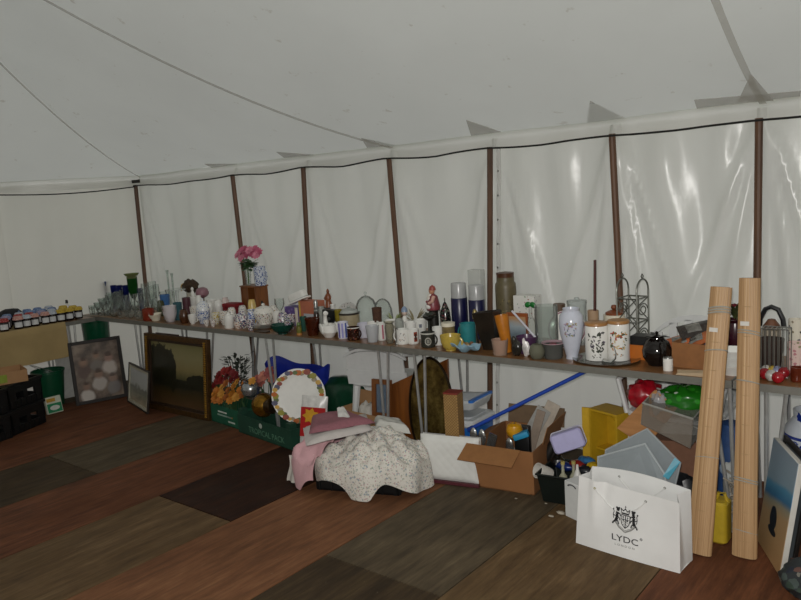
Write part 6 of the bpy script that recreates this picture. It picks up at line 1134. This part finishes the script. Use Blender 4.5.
o = thing('pale_bag', 'pale grey-green plastic bag right of the turquoise strip', 'bag', (txy(684, 3.24, .06), 3.235, 0)); G().ell((0, 0, .075), (.05, .045, .075), 18, .25, 3).build('bag_body', clearp('#93a39c', .8, .25), o)
# ---- the big white paper bag
BL, BR = Vector((-1.423, 2.895, 0)), Vector((-.952, 2.868, 0)); w_ = (BR - BL).length; a = math.atan2(BR.y - BL.y, BR.x - BL.x); hb = zat(BL.x + .02, BL.y, 474); DB = .135
o = thing('paper_bag', 'big white paper carrier bag with a black crest standing on the floor at the front', 'carrier bag', tuple(BL + Vector((0, 0, .001))), a)
t = NT('white_bag_paper'); nz = t.noise(t.coord(), 6, 3); t.bsdf(t.ramp(nz, [(.3, '#dcdcda'), (.7, '#e6e6e4')]), .38, bump=nz, bstr=.12, bdist=.02); BAGM = t.m
def fp(u, v): # front panel
    x = u * w_ + .026 * v * (1 - u) ** 2; y = -.008 * math.sin(PI * u) * (1 - v) - .006 * math.sin(PI * v) * math.sin(PI * u); 
    y += -.014 * math.exp(-((u - .17) / .045) ** 2) * max(0, v - .25) * 1.5 + .012 * math.exp(-((u - .27) / .05) ** 2) * max(0, v - .3)
    y += .03 * v * math.sin(PI * min(1, u * 1.0)) ; z = hb * v * (1 - .07 * math.exp(-((u - .5) / .45) ** 2) - .06 * u)
    return (x, y, z)
def bp(u, v): 
    z = hb * v * (.99 + .05 * math.sin(PI * u) - .035 * u * v); return (u * w_ + .026 * v * (1 - u) ** 2, DB - .02 * v * math.sin(PI * u) * 0 - .012 * v + .008 * math.sin(PI * u) * v, z)
g = G(); g.grid(fp, 40, 26, -.0015); g.grid(lambda u, v: bp(1 - u, v), 40, 26, -.0015)
def gus(s):
    def f(u, v):
        A = Vector(fp(s, v)); B = Vector(bp(s, v)); p = A.lerp(B, u); fold = (.028 * v + .006) * (1 - abs(2 * u - 1)); p.x += (fold if s == 0 else -fold) * (1 if s == 1 else .6); return p
    return f
g.grid(gus(0) if False else (lambda u, v: gus(0)(1 - u, v)), 10, 26, -.0015); g.grid(gus(1), 10, 26, -.0015); g.add([(0, 0, .001), (w_, 0, .001), (w_, DB, .001), (0, DB, .001)], [(0, 1, 2, 3)])
g.build('bag_body', BAGM, o, smooth=50)
def onf(u, v, off=.0022): x, y, z = fp(u, v); return Vector((x, y - off, z))
def onb(u, v): x, y, z = bp(u, v); return Vector((x, y - .002, z))
for u in (.18, .62): G().at(tuple(onf(u + (.06 if u > .5 else .0), .90)), (PI / 2, 0, 0)).lathe([(.0025, 0), (.0055, 0), (.0055, .001), (.0025, .001)], 14).build('eyelet', M('#8a8a80', .4, .5) if u > .5 else M('#a59a3a', .4, .4), bodyof(o))
for u in (.30, .76): G().at(tuple(onb(u, .90)), (PI / 2, 0, 0)).lathe([(.0025, 0), (.0055, 0), (.0055, .001), (.0025, .001)], 14).build('eyelet', M('#8a8a80', .4, .5), bodyof(o))
A, B = onf(.18, .90, .004), onf(.68, .90, .004); pts = []
for i in range(21):
    t_ = i / 20; q = A.lerp(B, t_); v_ = .90 - .24 * math.sin(PI * t_) ** .8; u_ = .18 + .5 * t_; pts.append(onf(u_, v_, .0045))
G().tube(pts, .0022, 6).build('handle', M('#d9d9d6', .6), o)
A, B = onb(.30, .90), onb(.76, .90); G().tube([A.lerp(B, i / 16) + Vector((0, -.008, -.07 * math.sin(PI * i / 16))) for i in range(17)], .0022, 6).build('handle', M('#d9d9d6', .6), o)
# crest and lettering on the front (laid on the paper)
INK = M('#17171a', .5, var=.05); INKG = M('#8b8b88', .5, var=.05)
u0, v0 = .495, .565; SC = .058          # crest centre and half width
def cr(x, z, off=.0028):
    q = onf(u0 + x * SC / w_, v0 + z * SC / (hb * .83), off); return q
class Ink:
    def __init__(s): s.g = G(); s.k = 0
    def poly(s, pts, off=0): s.k += 1; s.g.add([cr(x, z, .0026 + .00012 * s.k + off) for x, z in pts], [tuple(range(len(pts)))])
    def line(s, pts, w=.05):
        for (x0, z0), (x1, z1) in zip(pts, pts[1:]):
            L_ = math.hypot(x1 - x0, z1 - z0) or 1; nx, nz_ = -(z1 - z0) / L_ * w / 2, (x1 - x0) / L_ * w / 2; s.poly([(x0 + nx, z0 + nz_), (x0 - nx, z0 - nz_), (x1 - nx, z1 - nz_), (x1 + nx, z1 + nz_)])
    def disc(s, x, z, r, n=10): s.poly([(x + r * math.cos(2 * PI * i / n), z + r * math.sin(2 * PI * i / n)) for i in range(n)])
k = Ink()
SH = [(-.34, .30), (.34, .30), (.36, 0), (.28, -.32), (0, -.58), (-.28, -.32), (-.36, 0), (-.34, .30)]
k.line(SH, .06); k.line([(0, .3), (0, -.55)], .07); k.line([(-.35, .02), (.35, .02)], .035); k.line([(-.15, .26), (-.15, -.1)], .03); k.line([(.15, .26), (.15, -.1)], .03)
for s in (-1, 1):
    k.line([(s * .05, -.12), (s * .26, -.2)], .03); k.line([(s * .06, -.25), (s * .2, -.36)], .03); k.disc(s * .17, -.02, .07); k.disc(s * .2, .17, .05)
    # supporter beasts: head, body, legs, tail
    k.disc(s * .62, .62, .13); k.disc(s * .74, .70, .07); k.disc(s * .52, .72, .06); k.line([(s * .62, .55), (s * .70, .3), (s * .66, .05), (s * .78, -.22)], .22); k.line([(s * .68, .32), (s * .45, .34), (s * .40, .18)], .08); k.line([(s * .70, .12), (s * .47, .05), (s * .42, -.1)], .08); k.line([(s * .72, -.05), (s * .55, -.25), (s * .5, -.4)], .09); k.line([(s * .80, -.2), (s * .95, -.32), (s * 1.0, -.44)], .12); k.line([(s * .78, .1), (s * .98, .2), (s * .92, .42), (s * 1.0, .55)], .06); k.disc(s * .98, .56, .06); k.line([(s * .92, -.05), (s * .98, .2)], .05)
k.line([(-.3, .46), (.3, .46)], .10); k.line([(-.3, .5), (-.34, .74), (-.15, .62), (0, .80), (.15, .62), (.34, .74), (.3, .5)], .06); k.line([(0, .78), (0, 1.0)], .04); k.line([(-.06, .92), (.06, .92)], .04)
for x in (-.34, -.15, 0, .15, .34): k.disc(x, .76 if abs(x) != .15 else .66, .045)
k.g.build('printed_crest', INK, bodyof(o), smooth=0); k2 = Ink(); k2.line([(-.85, -.25), (-.5, -.6), (0, -.86), (.5, -.6), (.85, -.25)], .10); k2.line([(-.7, -.28), (-.45, -.52), (0, -.74), (.45, -.52), (.7, -.28)], .04); k2.g.build('printed_scroll', INKG, bodyof(o), smooth=0)
def btext(s, size, m, v, du=0, sx=1.0):
    q = onf(u0 + du, v, .0034); text(s, size, m, bodyof(o), tuple(q), (PI / 2, 0, 0), sx)
btext('LYDC', .040, INK, .235, .004, 1.22); btext('\u00ae', .016, INK, .325, .16); btext('L O N D O N', .0125, INKG, .165, .004, 1.25)
# ---- bamboo blinds
def blind(lab, px0, py0, y0, px1, py1, y1, w, th, ties, seed):
    p = onz(px0, py0, 0); p = Vector((txy(px0, y0, .01), y0, 0)); q = ony(px1, py1, y1); d = q - p; L = d.length; o = thing('bamboo_blind', lab, 'rolled blind', (p.x, p.y, .004), 0, 'rolled bamboo blinds')
    zx = d.normalized(); xx = Vector((1, 0, 0)); xx = (xx - zx * xx.dot(zx)).normalized(); yy = zx.cross(xx); m = Matrix((xx, yy, zx)).transposed().to_4x4()
    o.rotation_euler = m.to_euler()
    t = NT('bamboo'); v = t.coord((150, 60, 1.2)); f = t.noise(v, 1.0, 4, .6); f2 = t.noise(t.coord((14, 14, 2)), 1, 3); c = t.ramp(f, [(.3, '#8f6f4a'), (.5, '#b18e66'), (.7, '#c6a47a')]); t.bsdf(t.mix(t.math('MULTIPLY', f2, .35), c, '#98744a'), .5, bump=f, bstr=.4, bdist=.003)
    n = 72
    def pr_(u, v):
        a = 2 * PI * u; rib = 1 + .018 * math.sin(36 * a / 2 * 2); k = 1.02 - .17 * v + .015 * math.sin(v * 7 + seed)
        return (w / 2 * math.copysign(abs(math.cos(a)) ** .75, math.cos(a)) * rib * k, th / 2 * math.copysign(abs(math.sin(a)) ** .75, math.sin(a)) * rib, L * v)
    g = G().grid(pr_, n * 2, 24); g.add([pr_(i / n, 0) for i in range(n)], [tuple(range(n))[::-1]]); g.add([pr_(i / n, 1) for i in range(n)], [tuple(range(n))]); g.build('slat_roll', t.m, o, smooth=60)
    sp = G(); sp.lathe([(0, 0), (1, 0), (1, .004), (0, .004)], 20, (0, 0, L - .003), w * .36, th * .3); sp.build('roll_end', M('#6a4d2e', .7), o)
    for tv, m_, r_, n_ in ties:
        for j in range(n_): G().tube([(w / 2 * 1.03 * (1.02 - .17 * tv) * math.cos(a), th / 2 * 1.08 * math.sin(a), L * tv + .011 * j + .02 * math.cos(a + seed) * .5) for a in [2 * PI * i / 24 for i in range(24)]], r_, 6, True).build('string_tie', m_, o)
    for tv in [.06 + .105 * i for i in range(9)]: G().tube([(w / 2 * 1.012 * (1.02 - .17 * tv) * math.cos(a), th / 2 * 1.03 * math.sin(a), L * tv) for a in [2 * PI * i / 24 for i in range(24)]], .0012, 4, True).build('weave_thread', M('#a58a62', .8), o)
    G().box((-w * .1, -th / 2 - .003, L * .84), (.035, .002, .018)).build('paper_label', M('#c9c5bd', .6), o); return o
STR = M('#9a978d', .7)
blind('rolled bamboo blind leaning on the table, left one beside the white paper bag', 699, 550, 3.075, 721.5, 288, 3.27, .098, .052, ((.90, STR, .004, 3), (.76, STR, .003, 1), (.36, STR, .002, 1)), 1)
blind('rolled bamboo blind leaning on the table, right one beside the seaside picture', 744.5, 548, 3.145, 750, 279, 3.27, .094, .056, ((.80, STR, .003, 2), (.63, STR, .003, 1), (.27, STR, .003, 2), (.09, STR, .002, 1)), 2)
# yellow canister, blue bag, cords between the blinds
x, h, r = place(715, 3.23, 489, 25, 0); o = thing('yellow_canister', 'yellow plastic canister on the floor between the two bamboo blinds', 'canister', (x, 3.25, 0)); G().rbox((0, 0, h * .42), (2 * r, .10, h * .84), .022).build('body', M('#b59a2a', .4, var=.1), o); G().lathe([(0, h * .84), (.022, h * .84), (.02, h), (0, h)], 18, (-.02, 0, 0)).build('cap', M('#c2aa48', .4), o); G().tube([(.0, 0, h * .84), (.012, 0, h * .98), (.035, 0, h * .98), (r * .85, 0, h * .8)], .008, 8).build('handle', M('#b59a2a', .4), o)
x, h, r = place(731, 3.60, 417, 16, 0); o = thing('blue_bag', 'dark blue fabric bag standing behind the gap between the blinds', 'bag', (x, 3.60, 0)); G().lathe([(0, 0), (.07, 0), (.085, .05), (.08, h * .7), (.05, h * .95), (0, h)], 22, wob=lambda a, z: .08 * math.sin(3 * a + z * 12)).build('bag_body', M('#22406e', .55, var=.2), o); G().ell((-.01, -.078, h * .5), (.022, .008, .03), 12).build('badge', M('#8a9aac', .5), o)
o = thing('tangled_cord', 'tangle of pale string and wire on the floor behind the right blind', 'string', (txy(731, 3.34, .1), 3.36, 0)); rr = random.Random(5); P = []
for i in range(70): P.append((rr.uniform(-.05, .06), rr.uniform(-.03, .03), max(.004, .02 + .26 * i / 70 + rr.uniform(-.04, .04))))
G().tube(P, .0045, 6).build('cord', M('#8f8678', .8, var=.2), o, smooth=60)
soft('white_bag', 'small crumpled white bag above the string tangle between the blinds', 'bag', (txy(734, 3.46, .22), 3.47, 0), (.05, .05, .155), M('#a9aba9', .6), .25, 6)
# ---- seaside picture, dark frame behind it, blue and white jar, patterned bag
BLc, BRc = onz(757, 540, 0), onz(779.5, 577, 0); e = (BRc - BLc); r_ = ray(774, 438); tt = (BLc - CAM).dot(e) / r_.dot(e); TLc = CAM + r_ * tt; up = TLc - BLc
def canvas(name, lab, cat, BLc, e, up, th, make):
    o = thing(name, lab, cat, tuple(BLc + Vector((0, 0, .004)))); xx = e.normalized(); zz = (up - xx * up.dot(xx)).normalized(); yy = zz.cross(xx); m = Matrix((xx, yy, zz)).transposed().to_4x4(); o.rotation_euler = m.to_euler(); make(o, e.length, up.length, th, yy); return o
def mk(o, W, H, th, yy):
    G().box((W / 2, th / 2, H / 2), (W, th, H)).build('canvas_block', M('#c9c6be', .6, var=.04), o, bev=.002)
    t = NT('seaside_painting'); s = t.n('ShaderNodeSeparateXYZ'); v = t.coord(); t.l(v, s.inputs[0]); nz = t.noise(v, 7, 4); z = t.math('ADD', t.math('MULTIPLY', s.outputs[2], 1 / H), t.math('MULTIPLY', t.math('SUBTRACT', nz, .5), .07)); z = t.math('ADD', z, t.math('MULTIPLY', s.outputs[0], -.12 / W))
    col = t.ramp(z, [(0, '#a8875e'), (.34, '#a58a66'), (.44, '#8c8a78'), (.50, '#2f6a92'), (.60, '#4d88a8'), (.64, '#7f98a8'), (1, '#8594a2')])
    for cx_, cz, sx, sz in ((W * .48, H * .36, .045, .055), (W * .50, H * .25, .055, .018)):
        a_ = t.math('POWER', t.math('DIVIDE', t.math('SUBTRACT', s.outputs[0], cx_), sx), 2.0); b_ = t.math('POWER', t.math('DIVIDE', t.math('SUBTRACT', s.outputs[2], cz), sz), 2.0); col = t.mix(t.math('LESS_THAN', t.math('ADD', t.math('ADD', a_, b_), t.math('MULTIPLY', nz, .5)), 1.1), col, '#15202c')
    t.bsdf(col, .4); G().box((W / 2, -.001, H / 2), (W - .004, .002, H - .004)).build('painted_face', t.m, o, smooth=0)
canvas('seaside_canvas', 'canvas painting of a dark boat on a beach leaning at the right edge', 'painting', BLc, e, up, .022, mk)
def mk2(o, W, H, th, yy):
    g = G()
    for s in (0, 1): g.box((.012 + s * (W - .024), th / 2, H / 2), (.024, th, H)); g.box((W / 2, th / 2, .012 + s * (H - .024)), (W - .05, th, .024))
    g.build('frame', M('#17120f', .4), o, smooth=0, bev=.002); G().box((W / 2, th * .7, H / 2), (W - .04, .004, H - .04)).build('picture', M('#6d7478', .3, var=.15, scale=6), o, smooth=0)
yv = (up.normalized()).cross(e.normalized()); off = Vector((.035, .01, 0)); canvas('framed_picture', 'dark-framed picture leaning just behind the seaside canvas', 'picture', BLc + off, e * 1.04, up * 1.03, .012, mk2)
x, h, r = place(812, 3.56, 405, 58, 0); o = thing('ceramic_jar', 'large white ceramic jar painted in blue at the right edge behind the canvas', 'jar', (x + .0, 3.57, 0)); t = NT('blue_painted_ceramic'); s = t.n('ShaderNodeSeparateXYZ'); v = t.coord(); t.l(v, s.inputs[0]); nz = t.noise(v, 9, 4); z = t.math('MULTIPLY', s.outputs[2], 1 / h); st = t.math('GREATER_THAN', t.math('ADD', nz, t.math('MULTIPLY', t.math('COMPARE', z, .62, .16), .08)), .62); b2 = t.math('COMPARE', z, .80, .012)
t.bsdf(t.mix(t.math('MAXIMUM', st, b2), t.ramp(nz, [(.3, '#b4bbc4'), (.7, '#c4c9cf')]), '#1c2f7c'), .2); G().lathe(shell([(0, 0), (r * .6, 0), (r * .85, h * .25), (r, h * .6), (r * .85, h * .86), (r * .6, h * .94), (r * .62, h)], .008), 40).build('jar_body', t.m, o)
CAMO = china('#23282a', ['#3f4a46', '#5a3f38', '#1d2430', '#6d6a62', '#2c3a30'], 24, .55, .8)
soft('patterned_bag', 'dark patterned soft bag on the floor at the bottom right corner', 'bag', (txy(809, 2.95, .05), 2.95, 0), (.10, .10, .075), CAMO, .25, 12)
# ---- litter on the floorboards
for i, (px, py, s, lab) in enumerate(((516, 499, .008, 'tiny white paper scrap in front of the cardboard tool box'), (551, 517, .014, 'white paper scrap left of the small white carton'), (561, 514, .022, 'largest crumpled paper scrap beside the white carton'), (557, 503, .009, 'tiny pale scrap just below the dark bin'), (546, 504, .007, 'tiny grey scrap below the left of the dark bin'))):
    p = onz(px, py, 0); tag(G().ell((0, 0, s * .3), (s, s * .7, s * .3), 10, .5, i, 4).build('paper_scrap', M('#a59c8c', .8)), lab, 'paper scrap', 'paper scraps on the floor').location = (p.x, p.y, .001)
# ------------------------------------------------------------------ light: overcast day through the canvas, the open front of the tent, the camera's flash
w = bpy.data.worlds.new('overcast'); sc.world = w; w.use_nodes = True; nt = w.node_tree; nt.nodes.clear()
o = nt.nodes.new('ShaderNodeOutputWorld'); b = nt.nodes.new('ShaderNodeBackground'); b.inputs[0].default_value = (1.0, 1.0, .985, 1); b.inputs[1].default_value = .66
nt.links.new(b.outputs[0], o.inputs[0])
ld = bpy.data.lights.new('camera_flash', 'AREA'); ld.shape = 'DISK'; ld.size = .05; ld.energy = FLASH; ld.color = (1, .97, .93)
lo = bpy.data.objects.new('camera_flash', ld); COL.objects.link(lo); lo.matrix_world = cam.matrix_world @ Matrix.Translation((-.03, .07, 0))
# ground outside
gr = struct(G().box((-2, 1, -.1), (60, 60, .04)).build('ground', M('#5d6a45', .9)))
sc.view_settings.view_transform = 'Standard'; sc.view_settings.look = 'None'; sc.view_settings.exposure = EXPO; sc.view_settings.gamma = 1; sc.view_settings.use_curve_mapping = False
sc.cycles.max_bounces = 8; sc.cycles.transparent_max_bounces = 24; sc.cycles.caustics_reflective = False; sc.cycles.caustics_refractive = False
sc.cycles.sample_clamp_indirect = 6
